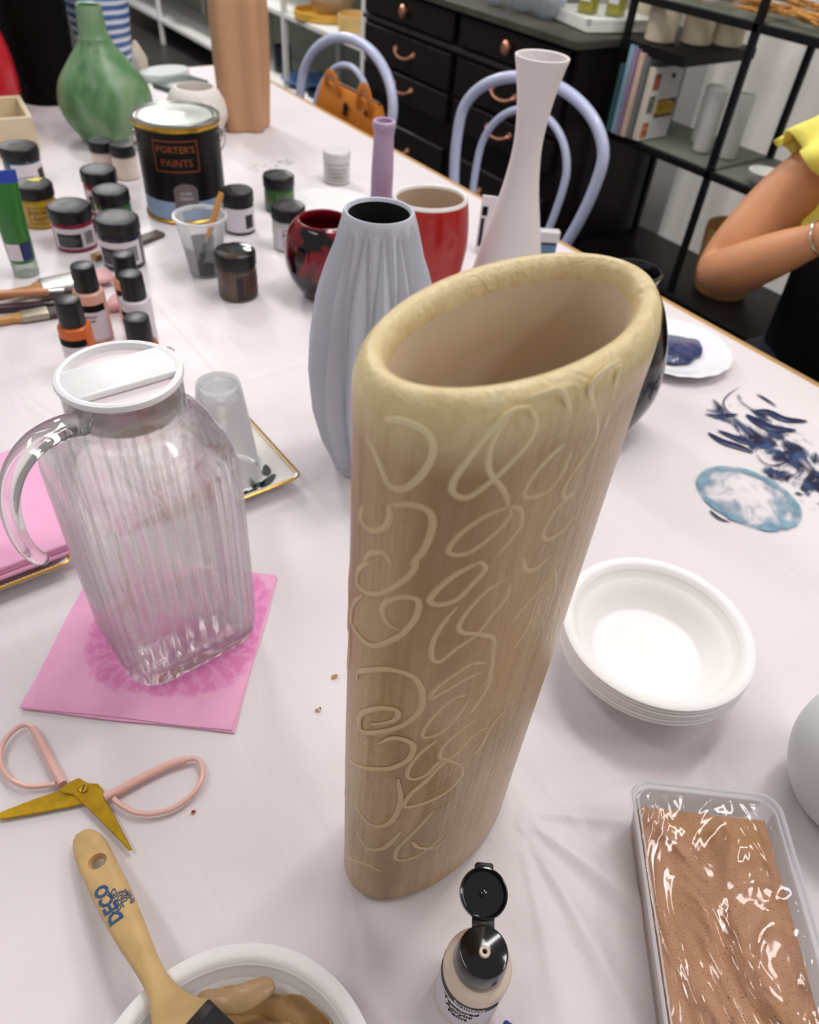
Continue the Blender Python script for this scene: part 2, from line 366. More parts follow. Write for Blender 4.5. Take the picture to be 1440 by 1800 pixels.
CREAMTX = M('cream_rough_plaster', rgb(214, 202, 178), 0.8, var=0.1, vscale=30, bump=0.6, bscale=60, bdist=0.004)
tag(MB().lathe([(0.045, 0), (0.05, 0.004), (0.05, 0.16), (0.046, 0.165), (0.043, 0.16), (0.043, 0.01), (0, 0.008)], 28).build('canister', CREAMTX, loc=(1.965, 1.60, 0.896)), 'tall cream canister behind the square tray on the dresser', 'canister')

# ------------------------------------------------------------------ black metal etagere
IRON = M('black_iron', rgb(16, 15, 16), 0.45, spec=0.3)
et = thing('shelf_unit', 'black metal and glass open shelf unit beside the dark dresser', 'shelf unit', (1.875, 0.6, 0))
def bar(p, q, r=0.0085): 
    p = Vector(p); q = Vector(q)
    lo = [min(a, b)-r for a, b in zip(p, q)]; hi = [max(a, b)+r for a, b in zip(p, q)]
    return MB().box(lo[0], hi[0], lo[1], hi[1], lo[2], hi[2], bev=0.002)
EX = 0.125
ypost = [0.885, 0.525, 0.165, -0.195]
for y in ypost:
    for x in (-EX, EX): bar((x, y, 0.36), (x, y, 1.75)).build('post', IRON, et)
for z in (0.672, 0.985, 1.30, 1.62):
    for x in (-EX, EX): bar((x, ypost[-1], z), (x, ypost[0], z)).build('rail', IRON, et)
    for y in ypost: bar((-EX, y, z), (EX, y, z)).build('cross_rail', IRON, et)
    MB().box(-EX+0.006, EX-0.006, ypost[-1], ypost[0]-0.006, z+0.0085, z+0.0125).build('glass_shelf', filmmat('greenish_glass_shelf', rgb(176, 184, 172), 0.16, 0.05), et)
bx = MB().box(-EX-0.01, EX+0.03, ypost[0]-0.20, ypost[0]-0.006, 0.872, 0.898, bev=0.002); bx.build('small_shelf', IRON, et)
MB().box(-EX-0.02, EX+0.03, ypost[-1]-0.02, ypost[0]+0.005, 0.0, 0.36, bev=0.004).build('base_cabinet', DRK, et)
# curtain
def mat_curtain():
    t = NT('grey_sheer_curtain'); t.b.inputs['Roughness'].default_value = 0.75
    t.l(t.ramp(t.noise(t.coord((1, 3, 0.5)), 3), [(0.3, rgb(196, 192, 190)), (0.7, rgb(222, 219, 216))]), t.b.inputs['Base Color'])
    tl = t.add('ShaderNodeBsdfTranslucent'); tl.inputs[0].default_value = rgb(214, 210, 206); mx = t.add('ShaderNodeMixShader'); mx.inputs[0].default_value = 0.5
    t.l(t.b.outputs[0], mx.inputs[1]); t.l(tl.outputs[0], mx.inputs[2]); t.l(mx.outputs[0], t.n['Material Output'].inputs[0]); return t.m
mb = MB()
def cf(u, v):
    y = -1.3+u*2.78; z = 0.02+v*2.3
    d = 0.012*math.sin(y*26+1.5*math.sin(y*5))+0.008*math.sin(y*61+v)+0.01*math.sin(v*2.5+y*9)
    return (2.10+d, y, z)
mb.grid(cf, 220, 12); cu = mb.build('curtain', mat_curtain(), sharp=80, recalc=False); 
tag(cu, 'pale grey curtain hanging behind the black shelf unit', 'curtain')
# dried grass on the top glass
GRASS = M('dried_grass', rgb(186, 132, 66), 0.7, var=0.35, vscale=60)
mb = MB()
for k in range(170):
    y = random.uniform(0.62, 1.42); x = 1.80+random.uniform(-0.03, 0.09); z = 1.0+random.uniform(0.004, 0.03); a = random.gauss(0, 0.35)
    l = random.uniform(0.05, 0.14); p = Vector((x, y, z)); d = Vector((math.sin(a)*0.5, math.cos(a), random.uniform(-0.08, 0.12)))*l
    if p.y+d.y > 1.46: d.y = 0
    mb.tube([p-d*0.5, p+Vector((0, 0, 0.004)), p+d*0.5], lambda t: 0.0045*math.sin(PI*min(1, max(0.06, t)))+0.001, 5)
g = mb.build('dried_grass_bundle', GRASS); tag(g, 'golden dried grass bundle lying on the glass shelf of the black unit', 'dried grass')
for i, (x, y, r, h) in enumerate(((1.90, 0.83, 0.055, 0.14), (1.87, 0.955, 0.05, 0.12))):
    tag(MB().lathe([(r*0.9, 0), (r, 0.005), (r, h), (r-0.004, h+0.002), (r-0.005, 0.01), (0, 0.008)], 28).build('white_pot', CRM, loc=(x, y, 0.999)),
        ('white pot among the dried grass on the glass shelf, right of its twin', 'white pot among the dried grass on the glass shelf, left of its twin')[i], 'pot', 'white pots on the upper glass shelf')
for i, (x, y) in enumerate(((1.80, 1.42), (1.88, 1.37), (1.955, 1.33))):
    tag(MB().lathe([(0.034, 0), (0.038, 0.004), (0.038, 0.09), (0.03, 0.10), (0, 0.102)], 22, rfun=lambda r, z, a: r*(1+0.03*math.sin(9*a+z*70))).build('plaster_pot', CREAMTX, loc=(x, y, 0.899)),
        ('cream plaster pot nearest the post at the left end of the shelf unit', 'cream plaster pot between its two twins on the small black shelf', 'cream plaster pot at the back right of the small black shelf')[i], 'pot', 'cream plaster pots on the small black shelf')
# white cylinders
for i, (x, y, h) in enumerate(((1.905, 1.285, 0.135), (1.850, 1.235, 0.145), (1.872, 1.172, 0.145))):
    r = 0.024
    tag(MB().lathe([(r*0.9, 0), (r, 0.004), (r, h), (r-0.003, h+0.001), (r-0.004, 0.01), (0, 0.008)], 28).build('cylinder_vase', CRM, loc=(x, y, 0.685)),
        ('slim white cylinder vase at the back left of three on the lower glass shelf', 'slim white cylinder vase in front, seen left of the black post', 'slim white cylinder vase seen right of the black post on the lower glass shelf')[i], 'vase', 'white cylinder vases on the lower glass shelf')
tag(MB().lathe([(0.02, 0), (0.032, 0.008), (0.04, 0.03), (0.037, 0.03), (0.03, 0.01), (0, 0.008)], 28).build('small_bowl', CRM, loc=(1.785, 1.0, 0.685)), 'small white bowl at the shelf edge beside the upper arm', 'bowl')
# books
def book(x0, y, th, d, h, cover, label, pages=True, front=None):
    """spine faces -x, front cover faces -y; stands on the lower glass shelf"""
    t = thing('book', label, 'book', (x0, y, 0.685), 0.0, 'books on the lower glass shelf')
    mb = MB().box(0, d, 0, 0.0018, 0, h).box(0, d, th-0.0018, th, 0, h).box(-0.0005, 0.0015, 0, th, 0, h); mb.build('cover', cover, t)
    MB().box(0.0015, d-0.003, 0.0018, th-0.0018, 0.003, h-0.003).build('pages', M('book_pages', rgb(235, 230, 216), 0.8), t)
    if front: front(t, d, h)
    return t
bc = lambda n, *c: M(n, rgb(*c), 0.35, var=0.08, vscale=20)
def front_food(t, d, h):
    W = M('cover_white', rgb(230, 230, 230), 0.4)
    q = MB().box(0, d, -0.0004, 0.0, 0, h).build('cover_print', W, t)
    def pat(n, x0, x1, z0, z1, c, var=0.3):
        MB().box(x0*d, x1*d, -0.0009, -0.0004, z0*h, z1*h).build(n, M('print_'+n, rgb(*c), 0.4, var=var, vscale=90), q)
    pat('food_picture', 0.36, 0.98, 0.30, 0.56, (90, 70, 66), 0.5)
    mbx = MB()
    for k in range(16):
        cx = (0.42+0.5*random.random())*d; cz = (0.32+0.16*random.random())*h
        mbx.tube([(cx-0.014, -0.0014, cz), (cx-0.005, -0.0016, cz+0.008), (cx+0.007, -0.0016, cz+0.007), (cx+0.014, -0.0014, cz-0.002)], 0.0045, 6, flat=0.15, up=(0, 1, 0))
    mbx.build('pastry_picture', M('golden_pastry', rgb(200, 156, 48), 0.5, var=0.3, vscale=60), q)
    pat('berry_picture', 0.06, 0.26, 0.70, 0.92, (176, 96, 66), 0.6); pat('leaf_picture', 0.04, 0.26, 0.38, 0.62, (120, 124, 104), 0.7); pat('tomato_picture', 0.04, 0.26, 0.03, 0.25, (196, 120, 70), 0.7)
    MB().box(0.62*d, 0.74*d, -0.0009, -0.0004, 0.84*h, 0.91*h).build('publisher_mark', BLACKV, q)
book(1.728, 1.452, 0.012, 0.14, 0.160, bc('teal_cover', 70, 110, 112), 'thin dark teal book, the shortest at the left end of the row of books')
book(1.730, 1.432, 0.016, 0.16, 0.205, bc('lilac_cover', 150, 186, 206), 'tall pale blue book with purple print on the spine, second from the left end')
book(1.728, 1.418, 0.011, 0.15, 0.200, bc('mauve_cover', 170, 140, 176), 'slim mauve and green topped book in the middle of the row')
book(1.732, 1.398, 0.017, 0.16, 0.195, bc('peach_cover', 226, 196, 176), 'pale peach book with a plain spine, left of the grey topped one')
book(1.736, 1.384, 0.011, 0.16, 0.190, bc('grey_cover', 120, 130, 132), 'grey green book just behind the white recipe book')
book(1.742, 1.362, 0.018, 0.115, 0.170, bc('white_cover', 228, 214, 196), 'white recipe book with pictures of food on its front cover', front=front_food)
# basket
def wick():
    t = NT('woven_seagrass'); v = t.coord((1, 1, 1)); wv = t.add('ShaderNodeTexWave'); wv.inputs['Scale'].default_value = 60; wv.inputs['Distortion'].default_value = 3; wv.bands_direction = 'Z'
    t.l(v, wv.inputs['Vector']); t.l(t.ramp(wv.outputs['Fac'], [(0.2, rgb(150, 108, 52)), (0.8, rgb(196, 152, 86))]), t.b.inputs['Base Color']); t.b.inputs['Roughness'].default_value = 0.8; t.bump(wv.outputs['Fac'], 0.6, 0.003); return t.m
tag(MB().lathe(smoothprof([(0.06, 0), (0.075, 0.01), (0.086, 0.09), (0.092, 0.165), (0.09, 0.172), (0.086, 0.165), (0.08, 0.09), (0.07, 0.02), (0, 0.012)], 3), 40).build('woven_basket', wick(), loc=(1.885, 1.060, 0.361)), 'round woven seagrass basket low on the black shelf unit, half hidden by the elbow', 'basket')

# ------------------------------------------------------------------ white shelving beyond
WSH = M('white_shelf_paint', rgb(228, 228, 224), 0.45)
ws = thing('shelf_unit', 'white metal shelving with plates and bowls beyond the far end of the table', 'shelf unit', (2.27, 4.9, 0))
for y in (-1.62, -0.85, 0.0, 0.98, 1.9):
    for x in (-0.165, 0.165): MB().box(x-0.013, x+0.013, y-0.013, y+0.013, 0, 1.6, bev=0.002).build('post', WSH, ws)
for z in (0.155, 0.50, 0.95, 1.4): MB().box(-0.175, 0.175, -1.63, 1.92, z-0.022, z, bev=0.002).build('shelf_board', WSH, ws)
MB().box(0.18, 0.184, -1.63, 1.92, 0.1, 1.6).build('back_panel', M('greyish_back_panel', rgb(150, 152, 142), 0.6, var=0.08, vscale=5), ws)
def plate(name, label, x, y, z, r, mat, h=0.02, grp=None, cat='plate', ty=0.0):
    o = MB().lathe(smoothprof([(r*0.55, 0), (r*0.62, 0.002), (r*0.9, h*0.7), (r, h), (r*0.985, h+0.003), (r*0.88, h*0.8), (r*0.6, 0.006), (0, 0.005)], 3), 36).build(name, mat, loc=(x, y, z)); tag(o, label, cat, grp); return o
def at_x(u, v, x): p = TX(u, v, x); return p
MUST = M('mustard_glaze', rgb(222, 172, 70), 0.35, var=0.08); SAGE = M('tan_glaze', rgb(176, 146, 110), 0.4)
CRG = M('pale_yellow_glaze', rgb(232, 196, 128), 0.35); BLUG = M('blue_glaze', rgb(86, 120, 168), 0.25, var=0.5, vscale=12); DKB = M('dark_glaze', rgb(38, 44, 56), 0.25, var=0.4, vscale=10); OLV = M('olive_yellow_glaze', rgb(168, 150, 50), 0.3, var=0.3)
MB().build  # (things on the white shelves)
tag(MB().lathe([(0.14, 0), (0.15, 0.004), (0.15, 0.035), (0.143, 0.037), (0.14, 0.01), (0, 0.008)], 40).build('serving_dish', MUST, loc=(2.23, 3.86, 0.501)), 'wide mustard yellow round dish on the upper white shelf', 'dish')
tag(MB().lathe(smoothprof([(0.05, 0), (0.09, 0.02), (0.115, 0.07), (0.11, 0.075), (0.08, 0.02), (0, 0.01)], 3), 36).build('bowl', SAGE, loc=(2.27, 3.84, 0.512)), 'brownish bowl sitting in the mustard dish on the white shelf', 'bowl')
tag(MB().lathe(smoothprof([(0.06, 0), (0.085, 0.004), (0.09, 0.075), (0.085, 0.078), (0.08, 0.015), (0, 0.01)], 3), 36).build('bowl', CRG, loc=(2.20, 3.50, 0.501)), 'pale yellow straight sided bowl at the right end of the upper white shelf', 'bowl')
plate('plate', 'round blue glazed plate on the low white shelf left of the chair back', 2.24, 4.05, 0.156, 0.15, BLUG, 0.03)
plate('plate', 'olive yellow plate on the low white shelf behind the hanging bag', 2.24, 3.58, 0.156, 0.15, OLV, 0.03)
plate('plate', 'large dark rimmed plate under the blue and yellow ones on the low white shelf', 2.24, 3.83, 0.156, 0.12, DKB, 0.012)
tag(MB().lathe([(0.04, 0), (0.05, 0.01), (0.05, 0.13), (0.045, 0.13), (0.04, 0.01), (0, 0.008)], 24).build('tumbler', DKB, loc=(2.24, 4.35, 0.156)), 'dark blue tumbler on the low white shelf next to the tan vase', 'cup')
DKRED = M('dark_red_glaze', rgb(96, 30, 26), 0.3, var=0.3)
tag(MB().lathe(smoothprof([(0.08, 0), (0.13, 0.03), (0.14, 0.10), (0.135, 0.10), (0.11, 0.03), (0, 0.02)], 3), 32).build('bowl', DKRED, loc=(2.20, 6.25, 0.501)), 'dark red bowl at the far left of the white shelving', 'bowl')
tag(MB().lathe(smoothprof([(0.12, 0), (0.17, 0.05), (0.17, 0.22), (0.15, 0.24), (0.14, 0.22), (0, 0.02)], 3), 32).build('pot', BLACKV, loc=(2.20, 5.62, 0.501)), 'black pot at the far left of the white shelving right of the dark red bowl', 'pot')

# ------------------------------------------------------------------ bentwood chairs
CHB = M('pale_blue_paint', rgb(186, 194, 224), 0.3, coat=0.3)
def arch(x0, lean, w, zt, zs, wb, zb, n=14, k=1.0):
    pts = []
    for t in range(n+1):
        q = t/n
        if q < .45: k_ = q/.45; z = zb+(zs-zb)*k_; hw = wb+(w-wb)*math.sin(k_*PI/2)
        else: k_ = (q-.45)/.55*PI/2; z = zs+(zt-zs)*math.sin(k_); hw = w*math.cos(k_)
        pts.append((hw, z))
    full = [(-a, z) for a, z in pts]+[(a, z) for a, z in pts[-2::-1]]
    return [Vector((x0+lean*(z-0.45), a, z)) for a, z in full]
def chair(label, x, y, yaw, lean, w, zt, zs, wb):
    t = thing('bentwood_chair', label, 'chair', (x, y, 0), yaw, 'bentwood chairs tucked under the far side of the table')
    MB().tube(cr(arch(0, lean, w, zt-0.012, zs, wb, 0.46), 3), 0.0125, 12).build('outer_back_hoop', CHB, t)
    MB().tube(cr(arch(0, lean, w*0.62, zt-0.070, zs-0.055, wb*0.72, 0.46), 3), 0.0085, 10).build('inner_back_hoop', CHB, t)
    MB().lathe([(0.19, 0.43), (0.20, 0.437), (0.20, 0.455), (0.193, 0.462), (0.15, 0.458), (0, 0.456)], 40, mat=Matrix.Translation((-0.165, 0, 0))).build('seat', CHB, t)
    MB().tube([(-0.165+0.15*math.cos(a), 0.15*math.sin(a), 0.25) for a in [2*PI*i/30 for i in range(30)]], 0.008, 8, closed=True).build('leg_ring', CHB, t)
    for sx, sy in ((1, 1), (1, -1), (-1, 1), (-1, -1)):
        MB().tube(cr([(-0.165+sx*0.13, sy*0.13, 0.44), (-0.165+sx*0.145, sy*0.14, 0.25), (-0.165+sx*0.19, sy*0.175, 0.0)], 4), lambda q: 0.014-0.003*q, 10).build('leg', CHB, t)
    return t
chair('pale blue bentwood chair whose back shows behind the tall white vase', 1.204, 1.266, 0.188, 0.153, 0.198, 0.895, 0.762, 0.113)
chair('pale blue bentwood chair with an orange leather bag hanging on its back', 1.053+0.02, 1.822+0.02, 0.105, 0.203, 0.195, 0.865, 0.715, 0.17)
# bag
LEA = M('orange_tan_leather', rgb(196, 118, 34), 0.42, var=0.1, vscale=14, bump=0.15, bscale=400); LEAD = M('dark_leather_edge', rgb(88, 44, 18), 0.5)
bg = thing('handbag', 'orange tan leather handbag hanging on the far chair back', 'handbag', (1.065, 1.715, 0.506), math.radians(0))
def bagring(z, wx, wy): return [(a, b, z) for a, b in rrect(wx, wy, min(wx, wy)*0.6, 4)]
MB().rings([bagring(0, 0.035, 0.155), bagring(0.01, 0.042, 0.165), bagring(0.12, 0.040, 0.162), bagring(0.22, 0.022, 0.142), bagring(0.268, 0.010, 0.128), bagring(0.272, 0.006, 0.127)], 0, True, True).build('bag_body', LEA, bg)
MB().tube([(-0.0, -0.128, 0.272), (0, 0, 0.274), (0, 0.128, 0.272)], 0.004, 8).build('zip_edge', LEAD, bg)
MB().tube(cr([(-0.014, 0.035, 0.255), (-0.016, 0.038, 0.276), (-0.016, 0.06, 0.294), (-0.016, 0.086, 0.288), (-0.012, 0.10, 0.262)]), 0.009, 10, flat=0.35, up=(1, 0, 0)).build('handle', LEA, bg)
MB().tube(cr([(-0.014, -0.11, 0.24), (-0.018, -0.112, 0.276), (-0.018, -0.092, 0.300), (-0.016, -0.064, 0.284), (-0.014, -0.055, 0.252)]), 0.011, 10, flat=0.35, up=(1, 0, 0)).build('strap', LEA, bg)
MB().lathe([(0.008, 0), (0.009, 0.003), (0, 0.004)], 14, mat=Matrix.Translation((-0.014, -0.095, 0.245)) @ Matrix.Rotation(-PI/2, 4, 'Y')).build('stud', LEAD, bg)
mb = MB()
for k in range(5):
    a = PI/2+(k-2)*0.5; mb.tube([(-0.0235, -0.01, 0.232), (-0.0215, -0.01-0.010*math.cos(a), 0.232+0.011*math.sin(a)), (-0.0195, -0.01-0.020*math.cos(a), 0.232+0.019*math.sin(a))], lambda q: 0.0035*(1-q)+0.0006, 6)
mb.box(-0.0255, -0.0225, -0.022, 0.002, 0.223, 0.227); mb.build('emblem', BLACKV, bg)
# ------------------------------------------------------------------ tall cream vase
def mat_vase():
    t = NT('cream_brushed_paint'); b = t.b; b.inputs['Roughness'].default_value = 0.30; b.inputs['Specular IOR Level'].default_value = 0.55
    v = t.coord((1, 1, 0.035)); f = t.noise(v, 260, 5, 0.65); big = t.noise(t.coord((1, 1, 0.5)), 16, 3)
    c1 = t.ramp(f, [(0.28, rgb(146, 112, 68)), (0.48, rgb(182, 150, 106)), (0.74, rgb(204, 174, 132))])
    c2 = t.ramp(big, [(0.32, rgb(150, 116, 68)), (0.5, rgb(190, 156, 112)), (0.68, rgb(198, 168, 140))])
    mx = t.add('ShaderNodeMix', data_type='RGBA'); mx.inputs[0].default_value = 0.45; t.l(c1, mx.inputs[6]); t.l(c2, mx.inputs[7])
    tc = t.add('ShaderNodeTexCoord'); sx = t.add('ShaderNodeSeparateXYZ'); t.l(tc.outputs['Object'], sx.inputs[0])
    # a browner wash brushed down the narrow end of the vase
    xm = t.add('ShaderNodeMath', operation='MULTIPLY_ADD'); xm.inputs[1].default_value = -10; xm.inputs[2].default_value = 0; t.l(sx.outputs['X'], xm.inputs[0])
    band = t.ramp(xm.outputs[0], [(0.28, (0, 0, 0, 1)), (0.50, (1, 1, 1, 1)), (0.64, (1, 1, 1, 1)), (0.70, (0, 0, 0, 1))])
    pat = t.ramp(t.noise(t.coord((1, 1, 0.22)), 34, 3, 0.6, 0.5), [(0.38, (0, 0, 0, 1)), (0.62, (0.8, 0.8, 0.8, 1))])
    bm_ = t.add('ShaderNodeMath', operation='MULTIPLY'); t.l(band, bm_.inputs[0]); t.l(pat, bm_.inputs[1])
    m0 = t.add('ShaderNodeMix', data_type='RGBA'); t.l(bm_.outputs[0], m0.inputs[0]); t.l(mx.outputs[2], m0.inputs[6]); m0.inputs[7].default_value = rgb(150, 110, 62); mx = m0
    wn = t.add('ShaderNodeMath', operation='MULTIPLY_ADD'); wn.inputs[1].default_value = 0.02; t.l(big, wn.inputs[0]); t.l(sx.outputs['Z'], wn.inputs[2])
    rr = t.ramp(wn.outputs[0], [(0.380, (0, 0, 0, 1)), (0.402, (1, 1, 1, 1))])
    m2 = t.add('ShaderNodeMix', data_type='RGBA'); t.l(rr, m2.inputs[0]); t.l(mx.outputs[2], m2.inputs[6])
    rim = t.ramp(t.noise(t.coord((1, 1, 1)), 60, 4, 0.6, 1.5), [(0.3, rgb(218, 194, 142)), (0.7, rgb(232, 214, 168))]); t.l(rim, m2.inputs[7])
    t.l(m2.outputs[2], b.inputs['Base Color'])
    h2 = t.noise(t.coord((1, 1, 0.6), (0, 0, 0.2)), 90, 3, 0.5, 2.5)
    ad = t.add('ShaderNodeMath', operation='ADD'); t.l(f, ad.inputs[0]); t.l(h2, ad.inputs[1])
    t.bump(ad.outputs[0], 0.8, 0.0010); return t.m
VMAT = mat_vase()
VIN = M('vase_unglazed_inside', rgb(224, 204, 178), 0.6, var=0.06, vscale=25)
VH, Va, Vb = 0.397, 0.0718, 0.0402
vroot = thing('oval_vase', 'tall oval cream vase with raised squiggles standing in the middle of the table', 'vase', (VC.x, VC.y, ZT), VA); vroot.scale = (1, 1, 1)
def oval(d, z, n=96, wob=0.0):
    return [((Va-d)*math.cos(2*PI*i/n)+wob*math.sin(6*PI*i/n+z*20), (Vb-d)*math.sin(2*PI*i/n)+wob*math.cos(4*PI*i/n), z) for i in range(n)]
outer = [(0.006, 0.0), (0.002, 0.0015), (0.0, 0.006)]+[(0.0, 0.02+0.345*k/14) for k in range(15)]+[(-0.0003, 0.375), (-0.0002, 0.384), (0.0014, 0.3905), (0.004, 0.3940), (0.0065, 0.395), (0.009, 0.3942), (0.0110, 0.391), (0.0120, 0.386)]
MB().rings([oval(d, z, wob=0.00035) for d, z in [(d, z+(VH-0.395 if z > 0.3 else 0)) for d, z in outer]], 0, True).build('vase_body', VMAT, vroot, sharp=60)
MB().rings([oval(d, z, wob=0.00035) for d, z in [(0.0120, 0.386+VH-0.395), (0.0128, 0.378), (0.0118, 0.366), (0.0085, 0.355), (0.008, 0.30), (0.008, 0.02), (0.014, 0.010)]], 0, False, True).build('vase_interior', VIN, vroot, sharp=60)
# raised squiggles, traced where they run over the near side
inv = (Matrix.Translation((VC.x, VC.y, ZT)) @ Matrix.Rotation(VA, 4, 'Z')).inverted()
def onvase(u, v, out=0.0):
    o = inv @ CAMPOS; r = inv.to_3x3() @ ray(u, v)
    A = (r.x/Va)**2+(r.y/Vb)**2; Bq = 2*(o.x*r.x/Va**2+o.y*r.y/Vb**2); Cq = (o.x/Va)**2+(o.y/Vb)**2-1
    D = Bq*Bq-4*A*Cq
    if D < 0: return None
    return o+r*((-Bq-math.sqrt(D))/(2*A))
A6 = [[(150,800),(135,840),(165,900),(200,990),(235,1060),(300,1070),(370,1010),(415,920),(405,850),(340,800),(240,775),(150,800)],
[(830,720),(760,740),(660,830),(570,940),(505,1040),(505,1090),(560,1110),(640,1060),(730,980),(820,880),(860,790),(830,720)],
[(760,740),(690,830),(655,930),(665,1010),(720,1080),(740,1150)],
[(740,1150),(640,1190),(540,1260),(490,1320),(490,1350),(560,1350),(650,1290),(740,1200),(750,1150)],
[(740,1150),(790,1160),(790,1230),(740,1300),(690,1360)],
[(820,690),(900,660),(960,650),(995,700),(1005,780),(1015,830)],
[(1015,850),(930,920),(850,1010),(805,1090),(830,1110),(910,1080),(970,1000),(1015,900)],
[(1220,520),(1150,570),(1095,640),(1105,720),(1120,780),(1110,860),(1050,950),(980,1060),(980,1110),(1050,1070)],
[(1225,540),(1200,620),(1180,700),(1150,830)],
[(120,1140),(110,1200),(150,1250),(210,1240),(235,1190),(230,1135)],
[(235,1140),(330,1140),(400,1170),(415,1230),(380,1330),(320,1400)],
[(120,1390),(150,1350),(210,1350),(240,1400)],
[(1040,1050),(950,1150),(890,1250),(900,1290),(970,1250),(1030,1170)]]
A7 = [[(420,-20),(400,60),(330,130),(240,180),(160,180),(110,130),(120,60),(180,20)],
[(740,20),(620,80),(520,160),(480,220),(530,240),(620,210),(700,130),(760,60),(740,20)],
[(870,110),(780,160),(690,250),(630,340),(640,380),(720,390),(800,410),(800,480),(790,580),(740,680)],
[(890,130),(870,200),(800,290),(720,390),(620,460),(530,530),(490,510),(500,420),(560,320),(620,250)],
[(140,190),(90,240),(80,320),(120,400),(190,450),(270,430),(350,380),(410,300),(420,220),(350,200),(270,220),(240,270),(270,340),(330,370)],
[(110,620),(120,580),(250,570),(380,600),(440,680),(430,780),(350,850),(230,890),(130,880),(130,800),(220,770),(310,780),(300,830),(180,850)],
[(790,540),(700,540),(600,600),(510,670),(480,720),(560,680),(680,610),(760,580)],
[(790,540),(780,640),(730,730),(680,800)],
[(680,700),(600,720),(510,800),(450,880),(450,920),(540,890),(630,800),(690,700)],
[(740,810),(650,870),(560,950),(530,1020),(590,1020),(680,930),(740,880),(800,860)],
[(520,930),(430,1000),(370,1080),(380,1130),(460,1110),(530,1040),(600,1020)],
[(640,1060),(560,1040),(470,1130),(380,1210),(350,1270),(430,1260),(560,1200),(640,1110),(640,1060)],
[(70,920),(60,1000),(110,1060),(200,1080),(300,1070),(380,1020),(390,950),(300,920),(220,950)],
[(320,1130),(330,1250),(280,1350),(200,1370),(130,1310),(100,1230)],
[(500,1290),(420,1380),(320,1480),(310,1540),(400,1530),(500,1460),(560,1400)],
[(950,0),(960,60),(1010,60),(1080,0)],[(1130,60),(1050,150),(960,250),(890,340)],
[(1110,40),(1120,140),(1090,240)],[(1000,300),(950,400),(900,470)],
[(390,1450),(420,1480),(500,1480),(560,1440)],[(110,1390),(160,1480),(250,1480),(330,1400)],[(70,1530),(150,1560),(230,1600)],[(880,760),(800,850),(740,960),(700,1010)]]
strokes = [[(590+x/2.441, 420+y/2.441) for x, y in s] for s in A6]+[[(590+x/2.903, 980+y/2.903) for x, y in s] for s in A7]
paths = []
for s in strokes:
    p = [onvase(u, v) for u, v in s]; p = [q for q in p if q]
    if len(p) > 2: paths.append(cr(p, 6))
for k in range(16):                                         # the far side carries the same loops
    a0 = random.uniform(0.35, 2.8); z0 = random.uniform(0.05, 0.33); r1 = random.uniform(0.008, 0.014); r2 = random.uniform(0.018, 0.03); ph = random.uniform(0, 6)
    pp = []
    for i in range(26):
        t_ = i/25*6.6+ph; a = a0+r1/Va*math.cos(t_)*1.4+0.05*math.sin(t_*0.5); z = z0+r2*math.sin(t_)
        pp.append(Vector((Va*math.cos(a), Vb*math.sin(a), z)))
    paths.append(pp)
def mat_line():
    t = NT('raised_cream_paint_line'); t.b.inputs['Roughness'].default_value = 0.33
    tc = t.add('ShaderNodeTexCoord'); sx = t.add('ShaderNodeSeparateXYZ'); t.l(tc.outputs['Object'], sx.inputs[0])
    t.l(t.ramp(sx.outputs['Z'], [(0.355, rgb(205, 177, 136)), (0.385, rgb(232, 214, 168))]), t.b.inputs['Base Color']); t.bump(t.noise(t.coord(), 500, 3), 0.2, 0.001); return t.m
VSQ = mat_line()
mb = MB()
for p in paths:
    q = []
    for c in p:
        a = math.atan2(c.y/Vb, c.x/Va); q.append(Vector((Va*math.cos(a), Vb*math.sin(a), c.z)))
    rr = random.uniform(0.0011, 0.0016)
    mb.tube(q, lambda t, rr=rr: rr*(0.35+0.65*min(1, 8*min(t, 1-t)+0.1)), 8)
# flatten the lines into the wall so they read as low relief
for c in mb.v:
    k = math.hypot(c.x/Va, c.y/Vb); kk = 1+(k-1)*0.42; c.x *= kk/k; c.y *= kk/k
mb.build('raised_squiggles', VSQ, vroot, sharp=180)

# ------------------------------------------------------------------ fluted grey vase
GRV = M('pale_grey_glaze', rgb(196, 199, 210), 0.28, coat=0.25)
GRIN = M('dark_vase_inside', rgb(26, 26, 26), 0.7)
def tri(x): x = (x/(2*PI)) % 1.0; return abs(2*x-1)
def flute_r(z, th):
    zs_ = [(0, .040), (.01, .043), (.04, .0545), (.08, .0635), (.11, .0655), (.15, .0628), (.19, .0568), (.225, .048), (.255, .0375), (.273, .0315)]
    for (z0, r0), (z1, r1) in zip(zs_, zs_[1:]):
        if z <= z1: base = r0+(r1-r0)*(z-z0)/(z1-z0); break
    else: base = .0315
    N = 14; k = (0.19+0.04*min(1, max(0, (0.22-z)/0.06)))*min(1, max(0.0, (0.270-z)/0.012))*min(1, 0.35+z/0.02)
    fB = 1.0 if z < 0.205 else 1.0-0.075*min(1, (z-0.205)/0.05)
    fA = 0.985-max(0, 0.262-z)*1.5
    return base*max(fB*(1-k*tri(N*th)), fA*(1-k*tri(N*th+PI)))
fv = thing('fluted_vase', 'pale grey vase with folded vertical flutes standing behind the cream vase', 'vase', (0.357, 0.527, ZT))
n = 336; rs = []
for j in range(76):
    z = 0.273*j/75; rs.append([(flute_r(z, 2*PI*i/n)*math.cos(2*PI*i/n), flute_r(z, 2*PI*i/n)*math.sin(2*PI*i/n), z) for i in range(n)])
def circ(r, z, n=336): return [(r*math.cos(2*PI*i/n), r*math.sin(2*PI*i/n), z) for i in range(n)]
rs += [circ(0.0300, 0.2748), circ(0.0280, 0.2745), circ(0.0265, 0.272)]
MB().rings(rs, 0, True).build('vase_body', GRV, fv, sharp=16)
